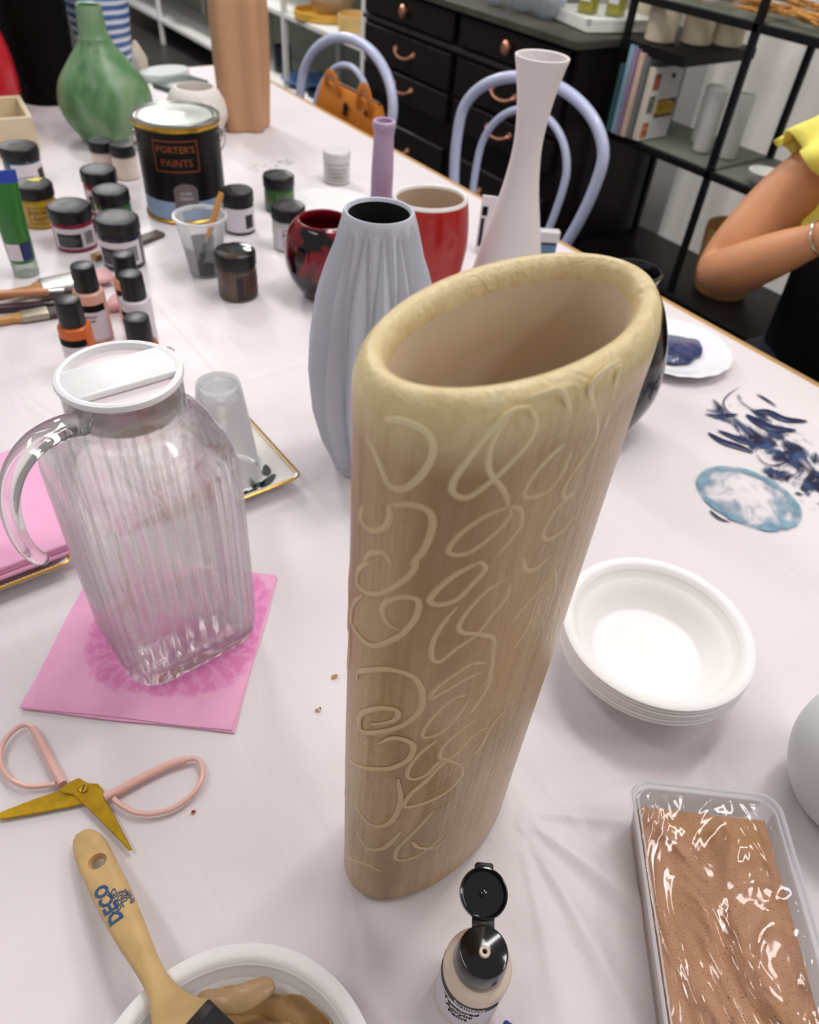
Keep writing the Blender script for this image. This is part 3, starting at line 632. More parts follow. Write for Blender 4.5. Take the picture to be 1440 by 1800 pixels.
MB().rings([circ(0.0265, 0.272, 48), circ(0.027, 0.25, 48), circ(0.036, 0.15, 48), circ(0.024, 0.01, 48)], 0, False, True).build('vase_interior', GRIN, fv)

# ------------------------------------------------------------------ dark red pot
def mat_splotch():
    t = NT('dark_red_splotched_glaze'); b = t.b; b.inputs['Roughness'].default_value = 0.08; b.inputs['Coat Weight'].default_value = 0.2
    f = t.noise(t.coord((1, 1, 1), (0.3, 0.8, 0)), 21, 1.5, 0.4, 0.7)
    t.l(t.ramp(f, [(0.46, rgb(10, 2, 4)), (0.50, rgb(96, 5, 16)), (0.62, rgb(124, 8, 24))]), b.inputs['Base Color']); return t.m
SPL = mat_splotch(); REDIN = M('dark_red_glaze_inside', rgb(122, 12, 26), 0.15, coat=0.5)
rp = thing('round_pot', 'glossy dark red round pot with black splotches left of the fluted vase', 'pot', (0.509, 0.887, ZT))
MB().lathe(smoothprof([(0.022, 0), (0.026, 0.001), (0.038, 0.012), (0.051, 0.035), (0.0555, 0.062), (0.051, 0.090), (0.042, 0.105), (0.037, 0.109)], 5), 64, cap1=False).build('pot_body', SPL, rp)
MB().lathe(smoothprof([(0.037, 0.109), (0.0345, 0.1105), (0.033, 0.108), (0.034, 0.100), (0.046, 0.085), (0.049, 0.06), (0.037, 0.02), (0, 0.008)], 5), 64, cap0=False).build('pot_interior', REDIN, rp)

# ------------------------------------------------------------------ lilac bottle vase
LIL = M('lilac_glaze', rgb(186, 160, 192), 0.35, coat=0.15)
p = T(676, 211, ZT+0.215)
lv = thing('bottle_vase', 'slim lilac bottle vase whose long neck rises behind the fluted vase', 'vase', (p.x, p.y, ZT))
MB().lathe(smoothprof([(0.024, 0), (0.028, 0.002), (0.036, 0.025), (0.034, 0.055), (0.022, 0.085), (0.0165, 0.105), (0.0158, 0.15), (0.0142, 0.19), (0.0138, 0.202)], 4)+[(0.0158, 0.2045), (0.0165, 0.209), (0.0160, 0.2135), (0.0142, 0.2150), (0.0115, 0.2145), (0.0108, 0.205), (0.011, 0.12), (0.024, 0.05), (0, 0.008)], 40).build('vase_body', LIL, lv)

# ------------------------------------------------------------------ red vase with white inside
RED = M('red_glaze', rgb(176, 34, 30), 0.22, coat=0.3, var=0.12, vscale=12)
WGL = M('white_glaze', rgb(242, 238, 234), 0.3); BEI = M('beige_inside', rgb(206, 184, 160), 0.5)
p = T(757, 345, ZT+0.145)
rv = thing('red_vase', 'red vase with a wide white rimmed mouth behind the fluted vase', 'vase', (p.x, p.y, ZT), math.radians(-12))
def ov(r, z, k=0.86, n=64): return [(r*1.07*math.cos(2*PI*i/n), r*1.07*k*math.sin(2*PI*i/n), z) for i in range(n)]
MB().rings([ov(a, b) for a, b in smoothprof([(0.038, 0), (0.042, 0.002), (0.050, 0.03), (0.0555, 0.07), (0.0555, 0.10), (0.052, 0.13), (0.050, 0.1405)], 4)], 0, True).build('vase_body', RED, rv)
MB().rings([ov(a, b) for a, b in ((0.050, 0.1405), (0.0492, 0.1440), (0.0475, 0.1455), (0.0455, 0.1445), (0.0445, 0.141))], 0).build('rim', WGL, rv)
MB().rings([ov(a, b) for a, b in ((0.0445, 0.141), (0.046, 0.12), (0.049, 0.07), (0.036, 0.008))], 0, False, True).build('vase_interior', BEI, rv)

# ------------------------------------------------------------------ tall white vase
WHM = M('matt_white_glaze', rgb(226, 219, 219), 0.42)
wv = thing('tall_white_vase', 'tall matt white vase with a narrow waist and flared mouth near the table edge', 'vase', (0.744, 0.755, ZT))
MB().lathe(smoothprof([(0.050, 0), (0.053, 0.002), (0.0535, 0.015), (0.050, 0.045), (0.042, 0.085), (0.033, 0.125), (0.0245, 0.165), (0.0195, 0.205), (0.0195, 0.235), (0.0235, 0.270), (0.0300, 0.302), (0.0340, 0.3165)], 5)+[(0.0338, 0.3185), (0.0325, 0.3192), (0.0308, 0.318), (0.028, 0.305), (0.021, 0.265), (0.016, 0.23), (0.016, 0.2), (0.04, 0.06), (0, 0.01)], 64).build('vase_body', WHM, wv)

# ------------------------------------------------------------------ black teardrop vase
bv = thing('black_vase', 'glossy black rounded vase standing just right of the cream vase', 'vase', (0.633, 0.453, ZT))
MB().lathe(smoothprof([(0.030, 0), (0.036, 0.001), (0.049, 0.018), (0.0600, 0.050), (0.0615, 0.080), (0.0560, 0.115), (0.0430, 0.150), (0.0300, 0.172), (0.0250, 0.182), (0.0262, 0.189)], 5)+[(0.0275, 0.1925), (0.0265, 0.1945), (0.0240, 0.1940), (0.0220, 0.187), (0.027, 0.176), (0.05, 0.1), (0.04, 0.02), (0, 0.01)], 64).build('vase_body', M('gloss_black_glaze', rgb(20, 19, 22), 0.16, coat=0.3), bv)

# ------------------------------------------------------------------ green vase
def mat_green():
    t = NT('green_brushed_paint'); b = t.b; b.inputs['Roughness'].default_value = 0.35
    f = t.noise(t.coord((1, 1, 0.6)), 16, 4, 0.5, 0.8)
    t.l(t.ramp(f, [(0.28, rgb(62, 98, 62)), (0.45, rgb(92, 134, 88)), (0.6, rgb(124, 152, 118)), (0.75, rgb(112, 150, 92))]), b.inputs['Base Color'])
    t.bump(f, 0.15, 0.002); return t.m
gv = thing('green_vase', 'round bellied green painted vase with a short neck behind the paint tin', 'vase', (0.462, 1.660, ZT))
GM = mat_green()
MB().lathe(smoothprof([(0.045, 0), (0.050, 0.002), (0.064, 0.014), (0.082, 0.042), (0.089, 0.074), (0.080, 0.108), (0.056, 0.141), (0.034, 0.168), (0.0290, 0.181)], 5), 56, cap1=False).build('vase_body', GM, gv)
MB().lathe([(0.0290, 0.181), (0.0265, 0.184), (0.0245, 0.205), (0.0225, 0.229), (0.0215, 0.232), (0.0185, 0.231), (0.0185, 0.20), (0.02, 0.17), (0.02, 0.12), (0, 0.11)], 40, cap0=False).build('neck', GM, gv)

# ------------------------------------------------------------------ tan lobed vase
tv = thing('tan_lobed_vase', 'tall tan vase with soft vertical lobes at the far end of the table', 'vase', (0.747, 1.641, ZT))
def lob(r, z, a): return r*(1+0.12*math.cos(5*a+0.6+z*1.6)+0.04*math.cos(3*a+2))
TANM = M('matt_tan_clay', rgb(190, 145, 110), 0.55, var=0.05)
MB().lathe(smoothprof([(0.045, 0), (0.049, 0.003), (0.051, 0.03), (0.055, 0.12), (0.056, 0.20), (0.055, 0.240)], 5)+[(0.0535, 0.2440), (0.0505, 0.2435), (0.049, 0.235), (0.05, 0.10), (0, 0.02)], 80, rfun=lob).build('vase_body', TANM, tv)

# ------------------------------------------------------------------ small woven white vase behind the tin
tag(MB().lathe(smoothprof([(0.035, 0), (0.045, 0.003), (0.060, 0.03), (0.062, 0.05), (0.052, 0.075), (0.040, 0.0875)], 5)+[(0.037, 0.088), (0.036, 0.082), (0.05, 0.05), (0, 0.01)], 72,
    rfun=lambda r, z, a: r*(1+0.018*math.sin(16*a+z*140)) if 0.002 < z < 0.08 else r).build('textured_vase', M('white_textured_clay', rgb(226, 220, 214), 0.6, bump=0.3, bscale=120), loc=(0.640, 1.640, ZT)), 'small white textured vase just behind the paint tin', 'vase')

# ------------------------------------------------------------------ black woven vase, red vase, blue striped vase
def bumpy(r, z, a): return r*(1+0.03*math.sin(14*a)*math.sin(z*150))
tag(MB().lathe(smoothprof([(0.055, 0), (0.062, 0.003), (0.066, 0.05), (0.070, 0.13), (0.074, 0.22), (0.074, 0.29)], 8)+[(0.070, 0.293), (0.066, 0.288), (0.06, 0.05), (0, 0.03)], 96, rfun=bumpy).build('black_woven_vase', M('black_woven', rgb(8, 6, 6), 0.7, spec=0.12), loc=(0.430, 1.985, ZT)), 'tall black woven vase at the far left behind the green vase', 'vase')
tag(MB().lathe(smoothprof([(0.040, 0), (0.045, 0.002), (0.058, 0.05), (0.055, 0.12), (0.042, 0.165), (0.025, 0.185)], 6)+[(0.022, 0.187), (0.02, 0.18), (0.03, 0.12), (0, 0.02)], 48).build('red_bottle', M('bright_red_glaze', rgb(200, 36, 50), 0.25, coat=0.3), loc=(0.298, 1.905, ZT)), 'bright red rounded vase cut by the left edge behind the wooden box', 'vase')
def mat_stripe():
    t = NT('blue_white_stripes'); wv_ = t.add('ShaderNodeTexWave'); wv_.bands_direction = 'Z'; wv_.inputs['Scale'].default_value = 17; wv_.inputs['Distortion'].default_value = 0.8; wv_.inputs['Detail'].default_value = 1
    t.l(t.coord(), wv_.inputs['Vector']); t.l(t.ramp(wv_.outputs['Fac'], [(0.35, rgb(66, 98, 150)), (0.55, rgb(120, 154, 200)), (0.80, rgb(214, 220, 230))]), t.b.inputs['Base Color']); t.b.inputs['Roughness'].default_value = 0.25; return t.m
tag(MB().lathe(smoothprof([(0.045, 0), (0.050, 0.002), (0.056, 0.05), (0.064, 0.12), (0.070, 0.18)], 5)+[(0.068, 0.182), (0.064, 0.178), (0.05, 0.05), (0, 0.02)], 48).build('striped_vase', mat_stripe(), loc=(0.592, 2.050, ZT)), 'blue and white striped vase partly hidden behind the green vase neck', 'vase')
tag(MB().lathe([(0.022, 0), (0.026, 0.003), (0.026, 0.15), (0.018, 0.17), (0.018, 0.19), (0.016, 0.19), (0.016, 0.168), (0.023, 0.15), (0.023, 0.006), (0, 0.005)], 28).build('clear_tumbler', filmmat('clear_bluish_plastic', rgb(190, 210, 224), 0.25, 0.1), loc=(0.535, 1.93, ZT)), 'clear bottle standing between the green and the striped vase', 'bottle')
SHG = M('shell_glaze', rgb(214, 202, 184), 0.4, var=0.25, vscale=40)
tag(MB().prism([(0.07*math.cos(a), 0.045*math.sin(a)) for a in [2*PI*i/24 for i in range(24)]], 0, 0.016, bev=0.003).build('white_dish', M('white_dish_glaze', rgb(206, 214, 208), 0.3), loc=(0.735, 2.075, ZT), rz=0.3), 'low oval white dish at the far corner right of the green vase', 'dish')
tag(MB().box(-0.06, 0.06, -0.035, 0.035, 0, 0.010, bev=0.002).build('green_tile', M('dark_green_tile', rgb(70, 86, 78), 0.35), loc=(0.74, 1.985, ZT), rz=0.35), 'small dark green tile lying in front of the low white dish', 'tile')
tag(MB().lathe(smoothprof([(0.012, 0), (0.02, 0.004), (0.022, 0.03), (0.012, 0.055), (0.004, 0.07), (0, 0.071)], 4), 24, rfun=lambda r, z, a: r*(1+0.1*math.sin(7*a+z*90))).build('shell_ornament', SHG, loc=(0.690, 2.13, ZT)), 'small cream shell ornament beside the striped vase', 'ornament')

# ------------------------------------------------------------------ wooden box
bxr = thing('wooden_box', 'open pale wooden box at the left edge beyond the paint jars', 'box', (0.20, 1.735, ZT), math.radians(-6))
BW = M('pale_ply', rgb(214, 196, 166), 0.6, var=0.08, vscale=18, scale3=(1, 6, 1)); BI = M('box_lining', rgb(190, 172, 140), 0.7)
for nm, a in (('front_side', (-0.19, 0.125, -0.075, -0.066)), ('back_side', (-0.19, 0.125, 0.066, 0.075)), ('left_side', (-0.19, -0.181, -0.066, 0.066)), ('right_side', (0.116, 0.125, -0.066, 0.066))):
    MB().box(*a, 0.0, 0.060, bev=0.0015).build(nm, BW, bxr)
MB().box(-0.181, 0.116, -0.066, 0.066, 0.001, 0.006).build('base_board', BI, bxr)

# ------------------------------------------------------------------ paint tin
pc = thing('paint_tin', 'black and pale blue tin of paint with a silver lid and wire bail', 'paint tin', (0.455, 1.262, ZT))
fa = face_angle(0.455, 1.262)
R0 = 0.066; LB = M('pale_blue_label', rgb(150, 174, 202), 0.4)
MB().lathe([(0.0655, 0), (0.0672, 0.001), (0.0672, 0.0035), (R0, 0.005), (R0, 0.140)], 72, cap1=False).build('tin_body', M('satin_black_tin', rgb(12, 8, 10), 0.4, spec=0.3), pc)
MB().lathe([(R0+0.0004, 0.006), (R0+0.0004, 0.036)], 72, cap0=False, cap1=False).build('label_band', LB, pc)
MB().lathe([(0.0675, 0), (0.0688, 0.0015), (0.0688, 0.0035), (0.0670, 0.0050)], 72, cap0=False, cap1=False).build('bottom_rim', GOLD, pc)
MB().lathe([(R0, 0.140), (0.0685, 0.142), (0.0695, 0.145), (0.0690, 0.149), (0.0680, 0.1505)], 72, cap0=False, cap1=False).build('top_rim', GOLD, pc)
MB().lathe([(0.0690, 0.149), (0.0692, 0.1525), (0.0675, 0.1535), (0.0655, 0.1525), (0.0640, 0.1500), (0.0625, 0.1500), (0.0612, 0.1522), (0.0590, 0.1526), (0.0570, 0.1508), (0.020, 0.1508), (0.016, 0.1514), (0.010, 0.1508), (0, 0.1508)], 72, cap0=False).build('lid', TINLID, pc)
for s in (-1, 1):
    a = fa+s*1.42; c, sn = math.cos(a), math.sin(a)
    e = MB().lathe([(0.010, 0), (0.010, 0.002), (0.006, 0.005), (0, 0.0055)], 20, mat=Matrix.Translation((R0*c, R0*sn, 0.122)) @ Matrix.Rotation(a, 4, 'Z') @ Matrix.Rotation(PI/2, 4, 'Y')).build('bail_ear', SILVER, pc)
a0 = fa-1.42; pts = []
for k in range(25):
    q = fa+1.42+(2*PI-2.84)*k/24; pts.append((0.0745*math.cos(q), 0.0745*math.sin(q), 0.122-0.07*math.sin(PI*k/24)))
MB().tube(pts, 0.0014, 8).build('wire_bail', SILVER, pc)
def frame_ring(r, a, hw, z0, z1, t, mat, parent, name):
    mb = MB(); da = hw/r; ta = t/r
    sheet(mb, r, a-da, a+da, z1-t, z1); sheet(mb, r, a-da, a+da, z0, z0+t); sheet(mb, r, a-da, a-da+ta, z0+t, z1-t, n=2); sheet(mb, r, a+da-ta, a+da, z0+t, z1-t, n=2)
    mb.build(name, mat, parent, recalc=False)
frame_ring(R0, fa-0.12, 0.0355, 0.083, 0.130, 0.0016, COPPER, pc, 'label_frame')
text("PORTER'S", 0.0142, COPPER, pc, bold=0.0002, wrap=(R0+0.0003, fa-0.12, 0.1165)); text('PAINTS', 0.0155, COPPER, pc, wrap=(R0+0.0003, fa-0.12, 0.0965))
mb = MB(); cols_ = []
for i in range(21):
    x = -0.019+0.038*i/20; zt_ = 0.052+0.014*math.sqrt(max(0, 1-(x/0.0195)**2)); cols_.append((x, zt_))
mb.rings([[((R0+0.0007)*math.cos(fa+x/R0), (R0+0.0007)*math.sin(fa+x/R0), 0.026+(zt_-0.026)*q) for x, zt_ in cols_] for q in (0, 0.5, 1)], 0, closed=False)
mb.build('colour_patch', M('taupe_print', rgb(112, 100, 102), 0.5), pc, recalc=False)
text('DUNE', 0.0065, WHITEPAPER, pc, wrap=(R0+0.001, fa, 0.050)); text('DREAM', 0.0065, WHITEPAPER, pc, wrap=(R0+0.001, fa, 0.042))

# ------------------------------------------------------------------ paint jars
JP = {}
def jar(label, x, y, r, h, paint, lidtop=LIDTOP, lab='dark', turn=0.0, txt=None, lidside=BLACKP, spill=None, group='screw top paint jars'):
    t = thing('paint_jar', label, 'paint jar', (x, y, ZT), 0, group); fa = face_angle(x, y)+turn
    hl = min(0.019, h*0.33); hb = h-hl
    MB().lathe([(r*0.90, 0), (r*0.965, 0.001), (r*0.97, 0.004), (r*0.97, hb-0.006), (r*0.93, hb-0.002), (r*0.86, hb+0.001)], 40).build('jar_body', paint, t)
    MB().lathe([(r*0.96, hb), (r, hb+0.001), (r, h-0.003), (r*0.965, h-0.0008), (r*0.93, h)], 48, cap1=False, rfun=lambda rr, z, a: rr*(1+0.006*math.sin(40*a))).build('lid', lidside, t)
    MB().lathe([(r*0.93, h), (r*0.90, h-0.0006), (r*0.3, h-0.0004), (0, h-0.0002)], 40, cap0=False).build('lid_top', lidtop, t)
    rr = r*0.972
    if lab == 'dark':
        lb = MB(); sheet(lb, rr, fa-1.15, fa+1.15, hb*0.14, hb*0.84); lb = lb.build('label', WHITEPAPER, t, recalc=False)
        q = MB(); sheet(q, rr+0.0003, fa-0.95, fa+0.25, hb*0.18, hb*0.66); q.build('label_panel', BLACKPAPER, lb, recalc=False)
        q = MB()
        for k in range(9): sheet(q, rr+0.0003, fa+0.45+k*0.055, fa+0.45+k*0.055+(0.03 if k % 3 else 0.045), hb*0.25, hb*0.70, n=1)
        q.build('barcode', GREYPRINT, lb, recalc=False)
        q = MB()
        for k in range(4): sheet(q, rr+0.0006, fa-0.85, fa-0.1+0.2*((k*7) % 3)*0.5, hb*(0.24+0.09*k), hb*(0.27+0.09*k), n=4)
        q.build('small_print', GREYPRINT, lb, recalc=False)
    elif lab == 'white':
        lb = MB(); sheet(lb, rr, fa-1.2, fa+1.2, hb*0.10, hb*0.90); lb = lb.build('label', WHITEPAPER, t, recalc=False)
        q = MB(); sheet(q, rr+0.0003, fa+0.25, fa+0.85, hb*0.22, hb*0.68); q.build('label_panel', BLACKPAPER, lb, recalc=False)
    elif lab == 'framed':
        lb = MB(); sheet(lb, rr, fa-1.0, fa+1.0, hb*0.08, hb*0.82); lb = lb.build('label', txt[2], t, recalc=False)
        frame_ring(rr+0.0003, fa, r*0.62, hb*0.20, hb*0.76, 0.0009, txt[1], t, 'label_frame')
        text(txt[0][0], r*0.27, txt[1], t, wrap=(rr+0.0006, fa, hb*0.58)); text(txt[0][1], r*0.27, txt[1], t, wrap=(rr+0.0006, fa, hb*0.37))
    if spill:
        MB().prism([(r*0.35*math.cos(a)*(1+0.3*math.sin(3*a)), r*0.28*math.sin(a)*(1+0.2*math.cos(5*a))) for a in [2*PI*i/20 for i in range(20)]], h-0.0004, h+0.0006, mat=Matrix.Translation((r*0.25, r*0.35, 0))).build('paint_smear', spill, t)
    return t
gl = lambda n, *c: M(n, rgb(*c), 0.16, coat=0.35, var=0.1, vscale=40)
NAVY = M('navy_smear', rgb(16, 24, 60), 0.3)
jar('jar of teal paint nearest the wooden box, farthest back on the left', 0.249, 1.481, 0.0315, 0.066, gl('teal_paint', 52, 82, 98), lab='white', turn=0.5)
jar('jar of mustard yellow paint with yellow spilled on its black lid', 0.226, 1.307, 0.0290, 0.063, gl('mustard_paint', 182, 146, 30), lab='framed', txt=(("PORTER'S", 'PAINTS'), M('dark_mustard_print', rgb(92, 64, 16), 0.5), gl('mustard_paint_label', 176, 140, 34)), spill=M('yellow_spill', rgb(206, 190, 70), 0.4))
jar('jar of magenta paint half hidden behind the mid green jar', 0.331, 1.314, 0.0285, 0.068, gl('magenta_paint', 150, 24, 62))
jar('jar of mid green paint between the magenta jars and the tin', 0.324, 1.238, 0.0282, 0.062, gl('mid_green_paint', 66, 104, 62), turn=-0.3)
jar('jar of dark magenta paint in front of the mustard jar', 0.249, 1.202, 0.0315, 0.062, gl('dark_magenta_paint', 140, 22, 62))
jar('large black lidded jar with navy smeared down its side behind the pale bottles', 0.291, 1.110, 0.0315, 0.070, gl('navy_paint', 28, 30, 48), turn=-0.2)
jar('small jar of cream paint with scuffed black lid, left of its twin', 0.392, 1.496, 0.0225, 0.054, gl('cream_paint', 224, 208, 196), lab='none', lidtop=M('scuffed_lid', rgb(70, 72, 76), 0.3, var=0.6, vscale=80))
jar('small jar of cream paint with scuffed black lid, right of its twin', 0.416, 1.450, 0.0225, 0.058, gl('cream_paint', 224, 208, 196), lab='none', lidtop=M('scuffed_lid', rgb(60, 62, 66), 0.3, var=0.6, vscale=80))
jar('jar of black paint with a white label just behind the cup of brush water', 0.498, 1.146, 0.0255, 0.066, gl('black_paint', 30, 28, 30), lab='white', turn=0.15, lidtop=BLACKP)
jar('jar of bronze brown paint with a glossy black lid, alone in front', 0.398, 0.942, 0.0287, 0.066, M('bronze_brown_paint', rgb(96, 84, 76), 0.25, metal=0.3, var=0.2, vscale=40), lab='framed', turn=0.95, txt=(('COPPER', 'PAINT'), COPPER, M('dark_bronze_label', rgb(44, 34, 32), 0.4)), lidtop=BLACKG)
jar('jar of leaf green paint behind the jar with the framed white label', 0.600, 1.200, 0.0272, 0.058, gl('leaf_green_paint', 60, 96, 50), lab='none', lidtop=BLACKP)
jar('black lidded jar with a framed white label left of the dark red pot', 0.541, 1.054, 0.0272, 0.066, gl('grey_white_paint', 196, 198, 196), lab='framed', turn=0.25, txt=(("PORTER'S", 'PAINTS'), M('black_print', rgb(20, 20, 22), 0.5), WHITEPAPER), lidtop=BLACKP)
WJ = M('clear_white_jar', rgb(206, 205, 204), 0.2, coat=0.3)
jar('jar of pale grey paint with a white lid and grey lettering near the far edge', 0.761, 1.274, 0.0262, 0.056, WJ, lab='framed', lidside=WJ, lidtop=M('pale_lid', rgb(214, 212, 210), 0.25), txt=(("Porter's", 'PAINTS'), M('grey_lettering', rgb(104, 100, 98), 0.5), M('pale_grey_label', rgb(200, 198, 194), 0.4)))

# ------------------------------------------------------------------ squeeze bottles
def bottle(label, x, y, paint, h=0.092, turn=0.0, full=False, txt=None):
    t = thing('paint_bottle', label, 'paint bottle', (x, y, ZT), 0, 'squeeze bottles of acrylic paint'); fa = face_angle(x, y)+turn
    r = 0.0188; hb = h-0.032
    MB().lathe([(r*0.9, 0), (r*0.99, 0.0015), (r, 0.005), (r, hb-0.004), (r*0.96, hb-0.0012), (r*0.86, hb), (0.0125, hb+0.001), (0.0125, hb+0.004)], 40).build('bottle_body', paint, t)
    MB().lathe([(0.0145, hb+0.001), (0.0148, hb+0.003), (0.0142, h-0.003), (0.0134, h-0.0006), (0.0122, h), (0, h)], 40, rfun=lambda rr, z, a: rr*(1+0.008*math.sin(44*a)) if z < h-0.001 else rr).build('cap', BLACKP, t)
    lb = MB(); sheet(lb, r, fa-1.5, fa+0.95, 0.006, hb*0.72, n=20); lb = lb.build('label', WHITEPAPER, t, recalc=False)
    q = MB(); sheet(q, r+0.0002, fa-1.5, fa+0.95, hb*0.66, hb*0.80, n=20); q.build('black_band', BLACKV, lb, recalc=False)
    if txt:
        for i, s in enumerate(txt): text(s, 0.0045, BLACKV, t, wrap=(r+0.0005, fa-0.2, hb*0.57-i*0.0055))
    return t
pl = lambda n, *c: M(n, rgb(*c), 0.35)
bottle('pale peach paint bottle with a black cap behind the orange one', 0.189, 0.918, pl('peach_plastic', 222, 170, 152), 0.098, -0.1, txt=('Textured', 'Acrylic'))
bottle('white paint bottle with a black cap right of the peach one', 0.234, 0.880, pl('white_plastic', 214, 206, 212), 0.094, -0.8)
bottle('black capped bottle of apricot paint hidden behind the white one', 0.247, 0.945, pl('apricot_plastic', 226, 160, 112), 0.090, 0.4)
bottle('orange paint bottle with a black cap and white label, leftmost of the group', 0.150, 0.850, pl('orange_plastic', 206, 98, 36), 0.094, -0.45)
bottle('brown paint bottle with a black cap just behind the jug lid', 0.204, 0.779, pl('brown_plastic', 166, 92, 50), 0.092, -1.6)
# ------------------------------------------------------------------ green tube standing on its cap
gt = thing('paint_tube', 'green paint tube with a blue end standing on its clear cap at the left edge', 'paint tube', (0.157, 1.138, ZT), face_angle(0.157, 1.138)+PI/2)
def el(a, b, z, n=32): return [(a*math.cos(2*PI*i/n), b*math.sin(2*PI*i/n), z) for i in range(n)]
GT = M('green_tube', rgb(44, 112, 44), 0.25, coat=0.3)
MB().rings([el(0.0165, 0.0165, 0), el(0.0175, 0.0175, 0.003), el(0.0175, 0.0175, 0.019), el(0.0165, 0.0165, 0.0205)], 0, True, True).build('cap', filmmat('milky_cap', rgb(206, 216, 206), 0.6), gt)
MB().rings([el(0.0168, 0.0168, 0.021), el(0.0178, 0.0172, 0.024), el(0.0185, 0.0155, 0.06), el(0.020, 0.010, 0.10), el(0.0225, 0.004, 0.128)], 0, True, True).build('tube_body', GT, gt)
MB().rings([el(0.0226, 0.0042, 0.127), el(0.0232, 0.0030, 0.134), el(0.0235, 0.0014, 0.143)], 0, True, True).build('crimped_end', M('royal_blue_end', rgb(46, 74, 170), 0.3), gt)
lb = MB(); lb.rings([[(0.0183*math.cos(a), -abs(0.0172*math.sin(a)), z) for a in [PI+0.5+1.1*i/8 for i in range(9)]] for z in (0.026, 0.05)], 0, closed=False); lb.build('label', WHITEPAPER, gt, recalc=False)
lb = MB(); lb.rings([[(0.0184*math.cos(a), -abs(0.0173*math.sin(a)), z) for a in [PI+1.62+0.9*i/8 for i in range(9)]] for z in (0.026, 0.05)], 0, closed=False); lb.build('navy_label', M('navy_print', rgb(34, 44, 100), 0.4), gt, recalc=False)

# ------------------------------------------------------------------ clear cup with brush and grey water
p = Vector((0.3865, 1.028))
cc = thing('plastic_cup', 'clear plastic cup of grey brush water in front of the paint tin', 'cup', (p.x, p.y, ZT))
PLC = filmmat('clear_cup_plastic', rgb(236, 238, 240), 0.09, 0.08)
MB().lathe([(0.0225, 0), (0.0245, 0.0015), (0.0265, 0.02), (0.0355, 0.083), (0.0350, 0.083), (0.0258, 0.02), (0.0235, 0.003), (0, 0.003)], 48).build('cup_wall', PLC, cc)
MB().lathe([(0.0355, 0.081), (0.0385, 0.0825), (0.0392, 0.0845), (0.0382, 0.0862), (0.0358, 0.0864), (0.0348, 0.0845)], 48, cap0=False, cap1=False).build('rolled_rim', filmmat('milky_rim', rgb(236, 238, 242), 0.6), cc)
MB().lathe([(0.0232, 0.0035), (0.0256, 0.02), (0.0290, 0.046), (0, 0.046)], 40).build('grey_water', filmmat('grey_water', rgb(70, 78, 90), 0.6, 0.05), cc)
pb = thing('paint_brush', 'small wooden handled brush standing in the clear cup', 'brush', (p.x, p.y, ZT))
a_ = Vector((-0.014, -0.004, 0.008)); b_ = Vector((0.038, 0.004, 0.110)); d_ = (b_-a_)
MB().tube([a_+d_*t for t in (0.40, 0.55, 0.75, 0.92, 1.0)], lambda q: 0.0036+0.0014*math.sin(PI*q), 12).build('handle', M('light_wood_handle', rgb(204, 148, 84), 0.4), pb)
MB().tube([a_+d_*t for t in (0.20, 0.41)], 0.0042, 12).build('ferrule', SILVER, pb)
MB().tube([a_+d_*t for t in (0.0, 0.08, 0.21)], lambda q: 0.0015+0.0035*q, 10).build('bristles', M('wet_green_bristles', rgb(88, 104, 74), 0.5), pb)
# ------------------------------------------------------------------ sugarcane bowls
PULP = M('white_pulp_fibre', rgb(240, 237, 236), 0.6, var=0.012, vscale=60, bump=0.1, bscale=500, bdist=0.0005)
def bowl_mb(R=0.0775, h=0.036):
    return MB().lathe(smoothprof([(0.030, 0.0), (0.043, 0.0005), (0.048, 0.004), (0.058, 0.020), (0.0655, h-0.006), (0.068, h-0.0022), (R-0.002, h-0.002)], 4)+[(R, h-0.0012), (R+0.0002, h-0.0002), (R-0.001, h+0.0006), (R-0.006, h+0.0008), (0.0695, h), (0.0672, h-0.003), (0.0655, h-0.0065)]+smoothprof([(0.0640, h-0.0085), (0.0565, 0.0205), (0.0475, 0.0065), (0.043, 0.0025), (0.030, 0.0020), (0.0, 0.0020)], 4), 72)
b0 = None; NB = 6
names = ['bottom bowl of the white stack right of the cream vase', 'second bowl from the bottom of the white stack', 'third bowl from the bottom of the white stack', 'third bowl from the top of the white stack', 'second bowl from the top of the white stack', 'empty white bowl on top of the stack right of the cream vase']
for k in range(NB):
    if b0 is None: o = bowl_mb().build('pulp_bowl', PULP); b0 = o
    else: o = b0.copy(); C.objects.link(o)
    o.location = (0.4060+random.uniform(-.0006, .0006), 0.1725+random.uniform(-.0006, .0006), ZT+0.001+0.0036*k); o.rotation_euler = (0, 0, random.random())
    tag(o, names[k], 'bowl', 'stack of white pulp bowls')
pbz = ZT+0.001; PX, PY = -0.0105, 0.0865
o = b0.copy(); C.objects.link(o); o.location = (PX, PY, pbz); o['label'] = 'white bowl of mustard tan paint in the foreground with the brush on its rim'; del o['group']
def mat_wetpaint():
    t = NT('wet_mustard_tan_paint'); b = t.b; b.inputs['Roughness'].default_value = 0.2; b.inputs['Coat Weight'].default_value = 0.4
    wv_ = t.add('ShaderNodeTexWave'); wv_.wave_type = 'RINGS'; wv_.rings_direction = 'Z'; wv_.inputs['Scale'].default_value = 22; wv_.inputs['Distortion'].default_value = 5; wv_.inputs['Detail'].default_value = 3
    t.l(t.coord(), wv_.inputs['Vector']); t.l(t.ramp(wv_.outputs['Fac'], [(0.2, rgb(150, 112, 66)), (0.8, rgb(192, 152, 102))]), b.inputs['Base Color']); t.bump(wv_.outputs['Fac'], 0.5, 0.002); return t.m
mb = MB()
def pr(r, z, a): return r*(1+0.04*math.sin(3*a+1)+0.03*math.sin(7*a)+0.02*math.sin(17*a))
